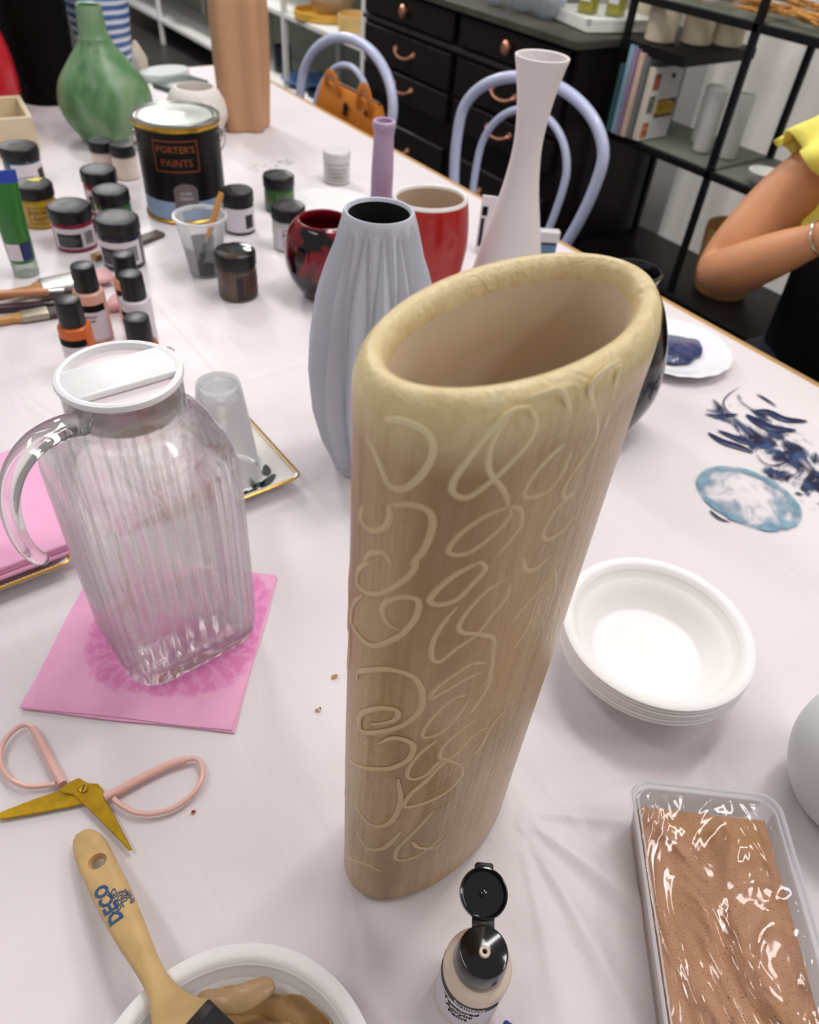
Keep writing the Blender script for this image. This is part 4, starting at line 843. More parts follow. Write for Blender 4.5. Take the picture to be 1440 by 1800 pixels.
mb.lathe([(0.0, 0.0045), (0.040, 0.006), (0.050, 0.0145), (0.0555, 0.024), (0.0585, 0.030), (0.0575, 0.0305), (0.053, 0.025), (0.047, 0.017), (0.0, 0.012)], 72, rfun=lambda r, z, a: min(pr(r, z, a), 0.0468+(z-0.0065)*0.68 if z > 0.007 else 0.041))
WP = mb.build('paint_puddle', mat_wetpaint(), loc=(PX, PY, pbz)); tag(WP, 'wet mustard tan paint brushed around inside the foreground white bowl', 'paint')

# ------------------------------------------------------------------ big brush
BR = thing('paint_brush', 'large flat paint brush with a pale wooden handle resting on the foreground bowl', 'brush', (0, 0, 0))
def zbr(v): return 0.7605+(v-1455)/345*0.046
BA, BB = T(150, 1460, zbr(1460)), T(318, 1790, zbr(1790)); BD = (BB-BA).normalized(); BS = Vector((0, 0, 1)).cross(BD).normalized(); BN = BD.cross(BS).normalized(); BN = BN if BN.z > 0 else -BN
def TB(u, v, off=0.0):
    r = ray(u, v); o_ = BA+BN*off; return CAMPOS+r*((o_-CAMPOS).dot(BN)/r.dot(BN))
OUTL = [(146,1453),(158,1452),(172,1458),(186,1474),(205,1512),(226,1552),(246,1600),(262,1642),(278,1680),(294,1708),(318,1732),(350,1748),(372,1762)]
OUTR = [(312,1830),(268,1812),(262,1790),(258,1755),(246,1725),(228,1695),(206,1662),(180,1618),(160,1578),(140,1535),(128,1505),(124,1480),(130,1463)]
top = [TB(p.x, p.y) for p in cr([(a, b, 0) for a, b in OUTL], 3)]+[TB(p.x, p.y) for p in cr([(a, b, 0) for a, b in OUTR], 3)]
ctr = [BA, BB]
n = len(top); nrm = Vector((0, 0, 1))
cen = sum(top, Vector())/n
def insetring(d, dz):
    r = []
    for i in range(n):
        a = top[i-1]; b = top[i]; c = top[(i+1) % n]; t_ = (c-a); t_.z = 0; t_.normalize(); nn = Vector((-t_.y, t_.x, 0)); s = 1 if nn.dot(cen-b) > -0.08 else 1
        r.append(b-nn*d*SGN+BN*dz)
    return r
ar = sum(top[i-1].x*top[i].y-top[i].x*top[i-1].y for i in range(n)); SGN = 1 if ar < 0 else -1
hole_c = TB(170, 1512); hr = 0.0042
mb = MB().rings([insetring(0.003, -0.0085), insetring(0.0008, -0.0065), insetring(0, -0.0042), insetring(0.0008, -0.0018), insetring(0.0028, 0.0)], 0, True, True)
BWD = M('pale_beech_handle', rgb(200, 166, 112), 0.42, var=0.10, vscale=22, scale3=(3, 3, 3), bump=0.05, bscale=300)
hd = mb.build('handle', BWD, BR, sharp=50)
cutter = MB().lathe([(hr*1.5, -0.02), (hr*0.98, -0.0045), (hr*1.0, -0.003), (hr*1.55, 0.001), (hr*2.2, 0.02)], 32, mat=Matrix.Translation(hole_c)).build('cut', BWD)
bo = hd.modifiers.new('hole', 'BOOLEAN'); bo.object = cutter; bo.solver = 'EXACT'
bpy.context.view_layer.update(); dg = bpy.context.evaluated_depsgraph_get(); me2 = bpy.data.meshes.new_from_object(hd.evaluated_get(dg)); hd.modifiers.clear(); hd.data = me2; bpy.data.objects.remove(cutter)
hd.data.set_sharp_from_angle(angle=math.radians(45))
# ferrule and bristles carry on past the handle
f0 = TB(372, 1762); f1 = TB(312, 1830); ax = (ctr[1]-ctr[0]); ax.normalize()
mid = (f0+f1)/2; wv_ = (f0-f1); W2 = wv_.length/2*1.06; wdir = wv_.normalized(); ldir = (ax-wdir*ax.dot(wdir)).normalized(); up_ = wdir.cross(ldir); up_ = up_ if up_.z > 0 else -up_
FM = Matrix.Translation(mid+up_*(-0.0042)) @ Matrix((wdir, ldir, up_)).transposed().to_4x4()
MB().rings([[(x*W2/1.0, l, z) for x, z in [(a/0.02, b) for a, b in rrect(0.02, 0.0062, 0.003, 3)]] for l in (-0.0015, 0.004, 0.0045, 0.022)], 0, True, True, mat=FM).build('ferrule', M('dark_ferrule_tin', rgb(58, 52, 50), 0.3, metal=0.6), BR)
MB().box(-W2*0.75, W2*0.85, 0.0042, 0.020, 0.0062, 0.0068, mat=FM).build('label', M('black_ferrule_label', rgb(26, 24, 24), 0.35), BR)
MB().rings([[(x*W2*(1-0.15*q), 0.021+0.040*q, z*(1-0.6*q)-0.012*q*q) for x, z in [(a/0.02, b) for a, b in rrect(0.019, 0.0055, 0.003, 3)]] for q in (0, 0.3, 0.6, 0.85, 1.0)], 0, True, True, mat=FM).build('bristles', M('paint_loaded_bristles', rgb(176, 140, 96), 0.4, var=0.2, vscale=300, bump=0.5, bscale=300), BR)
# print on the handle
INK = M('faded_blue_ink', rgb(44, 78, 122), 0.5, var=0.25, vscale=400)
dirx = (TB(181, 1562)-TB(206, 1610)).normalized(); dy_ = BN.cross(dirx).normalized()
def TM(u, v): return Matrix.Translation(TB(u, v, 0.0003)) @ Matrix((dirx, dy_, BN)).transposed().to_4x4()
text('DECO', 0.0112, INK, BR, mx=TM(191, 1588), bold=0.0004); text('SERIES', 0.0062, INK, BR, mx=TM(205, 1580)); text('Fibre', 0.0046, INK, BR, mx=TM(214, 1576)); text('Wall', 0.0044, INK, BR, mx=TM(222, 1572)); text('Brush', 0.0042, INK, BR, mx=TM(229, 1576))
# paint coated paddle lying on the rim
PD = [(352,1742),(400,1735),(440,1722),(465,1716),(478,1720),(484,1734),(478,1746),(462,1760),(430,1780),(392,1782),(350,1778)]
pts = [T(u, v, ZT+0.0415) for u, v in [(p.x, p.y) for p in cr([(a, b, 0) for a, b in PD], 3, True)]]
ar = sum(pts[i-1].x*pts[i].y-pts[i].x*pts[i-1].y for i in range(len(pts)))
if ar < 0: pts.reverse()
o = MB().prism([(p.x, p.y) for p in pts], ZT+0.0378, ZT+0.0418, bev=0.0013).build('mixing_paddle', M('tan_paint_skin', rgb(178, 144, 104), 0.4, coat=0.1, var=0.12, vscale=60, bump=0.2, bscale=120), sharp=60)
tag(o, 'flat paddle coated in tan paint lying across the foreground bowl beside the brush', 'paddle')

# ------------------------------------------------------------------ scissors
sc = thing('scissors', 'open gold scissors with pink looped handles on the cloth', 'scissors', (0, 0, 0))
PINK = M('pink_enamel', rgb(232, 184, 174), 0.3, coat=0.4); BGOLD = M('brushed_gold', rgb(190, 150, 40), 0.3, metal=0.9, var=0.15, vscale=120, bump=0.15, bscale=200)
def pz(l, z): return [T(u, v, z) for u, v in l]
def flat(name, px, z0, z1, mat, par, bev=0.0004):
    p = pz(px, z1); ar = sum(p[i-1].x*p[i].y-p[i].x*p[i-1].y for i in range(len(p)))
    if ar < 0: p.reverse()
    return MB().prism([(a.x, a.y) for a in p], z0, z1, bev=bev).build(name, mat, par, sharp=30)
flat('left_pointing_blade', [(-4,1441),(-2,1428),(60,1404),(108,1388),(128,1378),(150,1375),(160,1395),(150,1412),(120,1418),(60,1430)], ZT+0.0015, ZT+0.0032, BGOLD, sc)
flat('right_pointing_blade', [(104,1388),(118,1376),(138,1367),(155,1376),(172,1377),(181,1388),(184,1404),(196,1424),(216,1462),(232,1492),(226,1494),(206,1472),(176,1442),(150,1416),(128,1396),(112,1394)], ZT+0.0034, ZT+0.0052, BGOLD, sc)
cp = T(147, 1387, ZT+0.0052)
MB().lathe([(0.0034, 0), (0.0034, 0.0006), (0.0028, 0.0014), (0, 0.0017)], 24, mat=Matrix.Translation(cp)).build('pivot_screw', GOLD, sc)
MB().box(-0.0028, 0.0028, -0.0004, 0.0004, 0.0014, 0.0019, mat=Matrix.Translation(cp) @ Matrix.Rotation(0.9, 4, 'Z')).build('screw_slot', M('dark_slot', rgb(60, 42, 12), 0.5), sc)
def P3(u, v, z=ZT+0.0048): return T(u, v, z)
l1 = cr([P3(110,1378), P3(92,1345), P3(72,1305), P3(58,1280)], 5)
l1b = cr([P3(58,1280), P3(44,1274), P3(25,1283), P3(6,1305), P3(0,1330), P3(5,1352), P3(22,1372), P3(50,1382), P3(84,1380), P3(98,1378)], 5)
MB().tube(l1, lambda q: 0.0032-0.0004*q, 12).tube(l1b, 0.0019, 12).build('left_handle_loop', PINK, sc)
l2 = cr([P3(184,1402), P3(215,1386), P3(260,1362), P3(300,1343), P3(328,1335)], 5)
l2b = cr([P3(328,1335), P3(346,1334), P3(356,1350), P3(353,1374), P3(336,1398), P3(305,1420), P3(268,1430), P3(235,1427), P3(210,1413), P3(200,1404)], 5)
MB().tube(l2, lambda q: 0.0032-0.0004*q, 12).tube(l2b, 0.0019, 12).build('right_handle_loop', PINK, sc)

# ------------------------------------------------------------------ pink napkins
def mat_nap(wet=None):
    t = NT('pink_paper_napkin'); b = t.b; b.inputs['Roughness'].default_value = 0.75
    base = t.ramp(t.noise(t.coord(), 30, 3), [(0.3, rgb(238, 168, 206)), (0.7, rgb(243, 178, 213))])
    if wet:
        # soaked ring round the jug foot: water darkened paper
        tc = t.add('ShaderNodeTexCoord'); mp = t.add('ShaderNodeMapping'); mp.inputs['Location'].default_value = (-wet[0], -wet[1], 0); t.l(tc.outputs['Object'], mp.inputs[0])
        sp = t.add('ShaderNodeSeparateXYZ'); t.l(mp.outputs[0], sp.inputs[0])
        ab = [t.add('ShaderNodeMath', operation='ABSOLUTE') for _ in range(2)]; t.l(sp.outputs[0], ab[0].inputs[0]); t.l(sp.outputs[1], ab[1].inputs[0])
        pw = [t.add('ShaderNodeMath', operation='POWER') for _ in range(2)]
        for i in (0, 1): pw[i].inputs[1].default_value = 3.0; t.l(ab[i].outputs[0], pw[i].inputs[0])
        ad = t.add('ShaderNodeMath', operation='ADD'); t.l(pw[0].outputs[0], ad.inputs[0]); t.l(pw[1].outputs[0], ad.inputs[1])
        rt = t.add('ShaderNodeMath', operation='POWER'); rt.inputs[1].default_value = 1/3; t.l(ad.outputs[0], rt.inputs[0])
        ns = t.noise(t.coord((1, 1, 1)), 70, 4, 0.6, 1.0)
        ma = t.add('ShaderNodeMath', operation='MULTIPLY_ADD'); ma.inputs[1].default_value = 0.016; t.l(ns, ma.inputs[0]); t.l(rt.outputs[0], ma.inputs[2])
        wr = t.ramp(ma.outputs[0], [(0.075, (1, 1, 1, 1)), (0.0785, (0.75, 0.75, 0.75, 1)), (0.080, (0, 0, 0, 1))])
        # crinkle streaks that radiate from the foot
        at = t.add('ShaderNodeMath', operation='ARCTAN2'); t.l(sp.outputs[1], at.inputs[0]); t.l(sp.outputs[0], at.inputs[1])
        sn = t.add('ShaderNodeMath', operation='MULTIPLY'); sn.inputs[1].default_value = 30; t.l(at.outputs[0], sn.inputs[0])
        s2 = t.add('ShaderNodeMath', operation='MULTIPLY_ADD'); s2.inputs[1].default_value = 16; t.l(ns, s2.inputs[0]); t.l(sn.outputs[0], s2.inputs[2])
        s3 = t.add('ShaderNodeMath', operation='SINE'); t.l(s2.outputs[0], s3.inputs[0])
        wc = t.ramp(s3.outputs[0], [(0.0, rgb(226, 130, 186)), (0.6, rgb(234, 150, 198))])
        mx = t.add('ShaderNodeMix', data_type='RGBA'); t.l(wr, mx.inputs[0]); t.l(base, mx.inputs[6]); t.l(wc, mx.inputs[7]); t.l(mx.outputs[2], b.inputs['Base Color'])
    else: t.l(base, b.inputs['Base Color'])
    t.bump(t.noise(t.coord(), 50, 3), 0.3, 0.002); return t.m
c1 = T(48, 1243, ZT+0.003); c2 = T(422, 1284, ZT+0.003); c3 = T(475, 1010, ZT+0.003); c4 = c1+c3-c2
JC = Vector((0.093, 0.420))
ctrn = (c1+c2+c3+c4)/4; e1 = (c2-c1); rzn = math.atan2(e1.y, e1.x); sx, sy = e1.length/2, (c3-c2).length/2
npk = thing('paper_napkin', 'folded pink paper napkin under the water jug, wet around its foot', 'napkin', (ctrn.x, ctrn.y, ZT), rzn)
wl = Matrix.Rotation(-rzn, 3, 'Z') @ Vector((JC.x+0.002-ctrn.x, JC.y-ctrn.y, 0))
NW = mat_nap((wl.x, wl.y)); ND = mat_nap()
def nsheet(z0, z1, dx, dy, sd, mat, name):
    out = []
    for k in range(4):
        a = [(-sx, -sy), (sx, -sy), (sx, sy), (-sx, sy)][k]; b = [(-sx, -sy), (sx, -sy), (sx, sy), (-sx, sy)][(k+1) % 4]
        for i in range(14):
            q = i/14; w_ = 0.0006*math.sin(q*9+sd+k)
            out.append((a[0]+(b[0]-a[0])*q+dx+w_*(k % 2), a[1]+(b[1]-a[1])*q+dy+w_*(1-k % 2)))
    return MB().prism(out, z0, z1, bev=0.0002).build(name, mat, npk, sharp=60)
nsheet(0.0003, 0.0014, 0.0012, -0.0012, 1, ND, 'lower_fold'); nsheet(0.0016, 0.0028, 0, 0, 4, NW, 'upper_fold')

# ------------------------------------------------------------------ water jug
JG = glassmat('jug_glass', (1, 1, 1, 1), 0.68, 0.0, 1.45, bump=0.05, bscale=160)
JH = glassmat('jug_handle_glass', (0.985, 0.99, 0.985, 1), 0.15, 0.0, 1.5)
JW = glassmat('jug_water', (1, 1, 1, 1), 0.80, 0.0, 1.20, bump=0.25, bscale=90)
jz = ZT+0.0032
jg = thing('water_jug', 'ribbed glass water jug with a white lid standing on the pink napkin', 'jug', (JC.x, JC.y, jz), math.radians(3))
def jring(z, s, rc, rib, nn=288, inset=0.0):
    hx, hy = 0.0575*s-inset, 0.0535*s-inset; r = min(rc, min(hx, hy)-0.001)
    # evenly spaced outline of a rounded rectangle
    per = []
    for cx, cy, a0 in ((hx-r, hy-r, 0), (-hx+r, hy-r, PI/2), (-hx+r, -hy+r, PI), (hx-r, -hy+r, 1.5*PI)):
        for k in range(13): a = a0+PI/2*k/12; per.append(Vector((cx+r*math.cos(a), cy+r*math.sin(a), 0)))
    per.append(per[0]); L_ = [0]
    for a, b in zip(per, per[1:]): L_.append(L_[-1]+(b-a).length)
    out = []; j = 0
    for i in range(nn):
        d = L_[-1]*i/nn
        while j < len(L_)-2 and L_[j+1] < d: j += 1
        p = per[j].lerp(per[j+1], (d-L_[j])/(L_[j+1]-L_[j])); nrm_ = Vector((p.x/hx, p.y/hy, 0)).normalized()
        w_ = rib*0.0014*math.cos(2*PI*36*i/nn)
        p = p+nrm_*w_; out.append((p.x, p.y, z))
    return out
prof = [(0.0, 0.93, 0.024, 0), (0.002, 0.955, 0.025, 0), (0.006, 0.97, 0.025, 0.3), (0.012, 0.975, 0.025, 1), (0.06, 0.985, 0.025, 1), (0.12, 0.995, 0.025, 1), (0.17, 1.0, 0.025, 1), (0.182, 1.0, 0.026, 0.8), (0.190, 0.99, 0.028, 0), (0.199, 0.955, 0.032, 0), (0.207, 0.89, 0.040, 0), (0.213, 0.80, 0.045, 0), (0.2165, 0.70, 0.05, 0), (0.219, 0.665, 0.05, 0), (0.222, 0.652, 0.05, 0), (0.245, 0.652, 0.05, 0)]
def rnd(ring, z, R, k): # blend towards a circle near the neck
    return [(p[0]*(1-k)+R*math.cos(math.atan2(p[1], p[0]))*k, p[1]*(1-k)+R*math.sin(math.atan2(p[1], p[0]))*k, z) for p in ring]
rs = []
for z, s, rc, rib in prof:
    r = jring(z, s, rc, rib); k = 0 if z < 0.2 else min(1, (z-0.2)/0.016); rs.append(rnd(r, z, 0.0575*s, k))
inner = []
for z, s, rc, rib in prof[::-1]:
    if z < 0.012: continue
    r = jring(z, s, rc, 0, inset=0.0032); k = 0 if z < 0.2 else min(1, (z-0.2)/0.016); inner.append(rnd(r, z, 0.0575*s-0.0032, k))
inner.append([(p[0]*0.8, p[1]*0.8, 0.009) for p in inner[-1]])
MB().rings(rs+[[(p[0]*0.97, p[1]*0.97, 0.2465) for p in rs[-1]]]+inner, 0, True, True).build('glass_body', JG, jg, sharp=70)
wr_ = [[(p[0]*0.8, p[1]*0.8, 0.0095) for p in jring(0.0095, 0.97, 0.024, 0, inset=0.0036)]]+[jring(z, 0.975+0.025*z/0.17, 0.025, 0, inset=0.0036) for z in (0.013, 0.06, 0.12, 0.168)]
MB().rings(wr_, 0, True, True).build('water', JW, jg, sharp=60)
# pour spout and handle
hp = [Vector(p) for p in ((-0.032, -0.008, 0.230), (-0.045, -0.012, 0.234), (-0.062, -0.017, 0.233), (-0.077, -0.021, 0.223), (-0.086, -0.023, 0.206), (-0.089, -0.024, 0.184), (-0.087, -0.023, 0.163), (-0.081, -0.021, 0.148))]
MB().tube(cr(hp, 6), lambda q: (0.0098-0.0026*q)*(1 if q < 0.97 else 0.75), 24, flat=0.7).build('handle', JH, jg, sharp=60)
MB().tube(cr([(0.032, 0.016, 0.238), (0.0385, 0.019, 0.2425), (0.043, 0.0215, 0.2445)], 4), lambda q: 0.007-0.0035*q, 14, flat=0.4).build('pour_lip', JG, jg)
WPL = M('white_lid_plastic', rgb(240, 240, 242), 0.35, sss=0.1); CPL = filmmat('inner_cap_plastic', rgb(222, 216, 204), 0.72, 0.3)
MB().lathe([(0.030, 0.224), (0.0335, 0.2255), (0.0340, 0.230), (0.0340, 0.2475)], 64).build('lid_plug', CPL, jg)
mb = MB().lathe([(0.0335, 0.2470), (0.0385, 0.2480), (0.0392, 0.2500), (0.0385, 0.2522), (0.0365, 0.2530), (0.0345, 0.2524)], 80, cap1=False)
mb.lathe([(0.0345, 0.2524), (0.0338, 0.2482), (0.0335, 0.2480)], 80, cap0=False, cap1=False)
MB().lathe([(0.0337, 0.2482), (0.0, 0.2478)], 80, cap0=False).build('recess', M('lid_recess_plastic', rgb(216, 206, 208), 0.4), jg)
LROT = math.radians(-2)
ldm = Matrix.Rotation(LROT, 4, 'Z')
lid = mb.build('lid', WPL, jg)
bar_o = []
hw = 0.0165
for i in range(13): a = -math.asin(hw/0.0345)+2*math.asin(hw/0.0345)*i/12; bar_o.append((0.0345*math.cos(a), 0.0345*math.sin(a)))
for i in range(13): a = PI-math.asin(hw/0.0345)+2*math.asin(hw/0.0345)*i/12; bar_o.append((0.0345*math.cos(a), 0.0345*math.sin(a)))
MB().prism(bar_o, 0.2481, 0.2526, bev=0.0006, mat=ldm).build('grip_bar', WPL, lid, sharp=50)

# ------------------------------------------------------------------ floral dish, cups, napkin tray
DISHW = M('white_porcelain', rgb(240, 238, 234), 0.18, coat=0.3)
def sq_dish(label, x, y, rz, h=0.068):
    t = thing('square_dish', label, 'dish', (x, y, ZT), rz, 'square gold rimmed dishes')
    def R_(s, z): return [(a, b, z) for a, b in rrect(s, s, 0.008, 5)]
    MB().rings([R_(h*0.70, 0.0), R_(h*0.73, 0.0012), R_(h*0.98, 0.0135), R_(h, 0.0155), R_(h-0.001, 0.0165), R_(h-0.003, 0.0160), R_(h*0.74, 0.0045), R_(h*0.6, 0.0038)], 0, True, True).build('dish_body', DISHW, t, sharp=50)
    e = [Vector((a, b, 0.0163)) for a, b in rrect(h-0.0008, h-0.0008, 0.008, 5)]
    MB().tube(e, 0.0011, 8, closed=True).build('gold_rim', GOLD, t)
    for k in range(4):
        mb = MB(); rot = Matrix.Rotation(PI/2*k, 4, 'Z')
        for i in range(32):
            q = rot @ Vector((-h+0.011+(2*h-0.022)*i/31, -h+0.0035, 0.0158)); mb.lathe([(0.0011, 0), (0.0011, 0.0006), (0, 0.0012)], 6, mat=Matrix.Translation(q))
        mb.build('gold_beading', GOLD, t, kind='stuff')
    return t
fd = sq_dish('square white dish with a gold beaded rim and leaf pattern under the cups', 0.202, 0.590, math.radians(1), 0.0685)
LEAFG = M('dark_leaf_print', rgb(16, 32, 26), 0.3); LEAF2 = M('mid_leaf_print', rgb(52, 92, 64), 0.3); PKP = M('pink_bud_print', rgb(208, 150, 170), 0.4)
def leaf(u, v, a, l, w_, mat):
    o_ = T(u, v, ZT+0.006); mm = Matrix.Translation((o_.x-0.202, o_.y-0.590, 0.0052)) @ Matrix.Rotation(a, 4, 'Z')
    MB().prism([(l*math.cos(t_), w_*math.sin(t_)*(1-0.3*math.cos(t_))) for t_ in [2*PI*i/18 for i in range(18)]], 0, 0.0006, mat=mm).build('leaf_print', mat, fd)
for u, v, a, l, w_, mt in ((471,845,0.45,0.0125,0.0042,LEAFG),(468,826,1.2,0.0085,0.0045,LEAFG),(441,866,0.3,0.008,0.0038,LEAFG),(454,852,0.1,0.0075,0.003,LEAF2),(443,849,1.4,0.008,0.0025,LEAF2),(452,812,1.2,0.006,0.002,LEAF2),(451,857,0,0.0018,0.0016,PKP),(430,870,0.9,0.007,0.003,LEAFG)): leaf(u, v, a, l, w_, mt)
td = sq_dish('square gold rimmed dish under the pink napkins at the left edge', -0.030, 0.590, math.radians(1), 0.068)
for k, (dx, dy, a, zz) in enumerate(((0.0, 0.002, 1.0, 0.0172), (0.001, 0.004, 1.5, 0.0215), (-0.002, 0.003, 2.0, 0.0258))):
    lab = ('bottom pink napkin of the pile on the dish at the left edge', 'middle pink napkin of the pile on the dish at the left edge', 'top pink napkin of the pile on the dish at the left edge')[k]
    cx, cy = -0.027+dx, 0.609+dy
    n_ = MB(); s_ = 0.080
    out = []
    for q in range(4):
        a1 = [(-s_, -s_), (s_, -s_), (s_, s_), (-s_, s_)][q]; b1 = [(-s_, -s_), (s_, -s_), (s_, s_), (-s_, s_)][(q+1) % 4]
        for i in range(10): t_ = i/10; out.append((a1[0]+(b1[0]-a1[0])*t_+0.0006*math.sin(8*t_+k), a1[1]+(b1[1]-a1[1])*t_+0.0006*math.cos(7*t_+k)))
    o = n_.prism(out, 0, 0.0040, bev=0.0009).build('paper_napkin', ND, loc=(cx, cy, ZT+zz), rz=math.radians(a*1.6-2), sharp=60); tag(o, lab, 'napkin', 'pile of pink napkins on the dish')
# upturned clear cups
CUPM = filmmat('frosted_cup_plastic', rgb(244, 244, 246), 0.15, 0.12, bump=0.1, bscale=40)
cp_ = Vector((0.2135, 0.5755, ZT+0.0050))
for k, (zz, lb_) in enumerate(((0.0, 'lower of two nested upturned clear cups on the leaf patterned dish'), (0.010, 'upper of two nested upturned clear cups on the leaf patterned dish'))):
    mb = MB().lathe([(0.0325, 0.0), (0.0335, 0.001), (0.0332, 0.003), (0.0318, 0.0035), (0.0262, 0.060), (0.0215, 0.100), (0.0205, 0.1035), (0.0185, 0.104), (0.0178, 0.101), (0.0170, 0.0985), (0.0, 0.0985), (0, 0.0975), (0.0175, 0.0975), (0.020, 0.0985), (0.0255, 0.06), (0.031, 0.003)], 48, cap0=False, cap1=False)
    o = mb.build('plastic_cup', CUPM, loc=(cp_.x, cp_.y, cp_.z+zz)); tag(o, lb_, 'cup', 'nested clear cups')

# ------------------------------------------------------------------ foreground bottle with open flip cap
fbp = Vector((0.1165, 0.0455))
p_ = T(851, 1672, ZT+0.0795); fb = thing('paint_bottle', 'cream textured paint bottle with its black flip cap open in the foreground', 'paint bottle', (p_.x, p_.y, ZT)); fa = face_angle(p_.x, p_.y)+0.12
CRB = M('cream_plastic', rgb(226, 206, 188), 0.35)
r = 0.0192; hb = 0.060
MB().lathe([(r*0.9, 0), (r*0.99, 0.0015), (r, 0.005), (r, hb-0.005), (r*0.97, hb-0.0018), (r*0.88, hb), (0.0130, hb+0.0012), (0.0130, hb+0.003)], 64).build('bottle_body', CRB, fb)
ctop = hb+0.0195
MB().lathe([(0.0146, hb+0.0008), (0.0149, hb+0.0025), (0.0146, hb+0.009), (0.0137, ctop-0.002), (0.0131, ctop-0.0005), (0.0122, ctop), (0.0, ctop-0.0006)], 100, rfun=lambda rr, z, a: rr*(1+0.007*math.sin(50*a)) if z < hb+0.009 else rr).build('cap_base', BLACKG, fb)
MB().lathe([(0.0031, ctop-0.001), (0.0031, ctop+0.0010), (0.0027, ctop+0.0016), (0.0014, ctop+0.0014), (0.0012, ctop-0.0005), (0, ctop-0.0006)], 32, mat=Matrix.Translation((0.0, -0.0005, 0))).build('spout', CRB, fb)
MB().lathe([(0.0011, ctop+0.0004), (0, ctop+0.0005)], 20, mat=Matrix.Translation((0, -0.0005, 0))).build('spout_hole', BLACKV, fb)
bd = T(850, 1573, ZT+0.0795)-T(851, 1672, ZT+0.0795)   # the lid falls back, away from the lens
ba = math.atan2(bd.y, bd.x)
hinge = MB().box(0.0112, 0.0180, -0.0062, 0.0062, ctop-0.0035, ctop-0.0012, bev=0.0006, mat=Matrix.Rotation(ba, 4, 'Z')); hg = hinge.build('hinge', BLACKP, fb)
LM = Matrix.Rotation(ba, 4, 'Z') @ Matrix.Translation((0.0290, 0, ctop+0.0012)) @ Matrix.Rotation(math.radians(-14), 4, 'Y')
mb = MB().lathe([(0.0120, -0.0045), (0.0134, -0.0035), (0.0138, 0.0), (0.0134, 0.0022), (0.0126, 0.0024), (0.0120, 0.0010), (0.0114, -0.0015), (0.0050, -0.0024), (0.0, -0.0026)], 64, mat=LM)
mb.lathe([(0.0017, -0.0030), (0.0016, 0.0008), (0.0009, 0.0010), (0.0008, -0.0015), (0, -0.0016)], 20, mat=LM)
ld = MB(); ld.v, ld.f, ld.mi = mb.v, mb.f, mb.mi; ldo = ld.build('flip_lid', BLACKG, fb)
MB().box(0.0120, 0.0158, -0.0052, 0.0052, -0.0040, 0.0012, bev=0.001, mat=LM).build('thumb_tab', BLACKP, ldo)
lb = MB(); sheet(lb, r, fa-1.75, fa+1.0, 0.006, hb*0.80, n=30); lb = lb.build('label', WHITEPAPER, fb, recalc=False)
q = MB(); sheet(q, r+0.0002, fa-1.75, fa+1.0, hb*0.69, hb*0.80, n=30); q.build('black_band', BLACKPAPER, lb, recalc=False)
text('brilliant', 0.0060, WHITEPAPER, fb, wrap=(r+0.0005, fa+0.12, hb*0.748), ext=0.00006, bold=0.0001)
for i, s in enumerate(('Textured', 'Acrylic', 'Paint')): text(s, 0.0062, BLACKV, fb, wrap=(r+0.0004, fa-0.12, hb*0.585-i*0.0062), ext=0.00006, bold=0.00012)
q_ = T(938, 1850, ZT+0.008)
bt = thing('small_tube', 'small royal blue tube cap just showing at the bottom edge of the cloth', 'tube', (q_.x, q_.y, ZT), 0.4)
MB().lathe([(0.005, 0), (0.006, 0.001), (0.006, 0.020), (0.005, 0.0212), (0, 0.0212)], 28, rfun=lambda rr, z, a: rr*(1+0.02*math.sin(24*a)), mat=Matrix.Translation((0, 0, 0.0062)) @ Matrix.Rotation(-PI/2, 4, 'X')).build('cap', M('royal_blue_cap', rgb(44, 58, 140), 0.35), bt)
MB().lathe([(0.0045, 0.0), (0.0085, 0.003), (0.0085, 0.05), (0.006, 0.055), (0, 0.055)], 28, mat=Matrix.Translation((0, 0, 0.0088)) @ Matrix.Rotation(PI/2, 4, 'X')).build('tube_body', WHITEPAPER, bt)

# ------------------------------------------------------------------ plastic tub of sand
tubm = Vector((0.294, 0.100)); sa = math.atan2(-0.64, 0.77); ux = Vector((0.77, -0.64)).normalized(); uy = Vector((0.615, 0.789)).normalized()
HX, HY = 0.0525, 0.088
tc_ = tubm+ux*HX-uy*HY
tub = thing('plastic_tub', 'clear plastic tub of pinkish brown sand under wrinkled film, lower right', 'tub', (tc_.x, tc_.y, ZT), sa)
PLT = filmmat('clear_tub_plastic', rgb(240, 240, 242), 0.10, 0.12)
def TR(d, z, rc=0.014): return [(a, b, z) for a, b in rrect(HX-d, HY-d, max(0.003, rc-d*0.5), 6)]
MB().rings([TR(0.011, 0.0), TR(0.0095, 0.001), TR(0.004, 0.034), TR(0.0035, 0.036), TR(0.0005, 0.0365), TR(0.0, 0.0385), TR(0.0006, 0.0402), TR(0.0022, 0.0406), TR(0.0034, 0.0392), TR(0.0040, 0.0370), TR(0.0046, 0.034), TR(0.0102, 0.0022), TR(0.014, 0.0015)], 0, True, True).build('tub_wall', PLT, tub, sharp=60)
RIMM = filmmat('milky_tub_rim', rgb(240, 240, 244), 0.5, 0.15)
MB().tube([Vector(a) for a in TR(0.0015, 0.0412)], 0.0012, 8, closed=True).build('rim_bead', RIMM, tub)
MB().tube([Vector(a) for a in TR(0.0050, 0.0398)], 0.0006, 6, closed=True).build('inner_rim_bead', RIMM, tub)
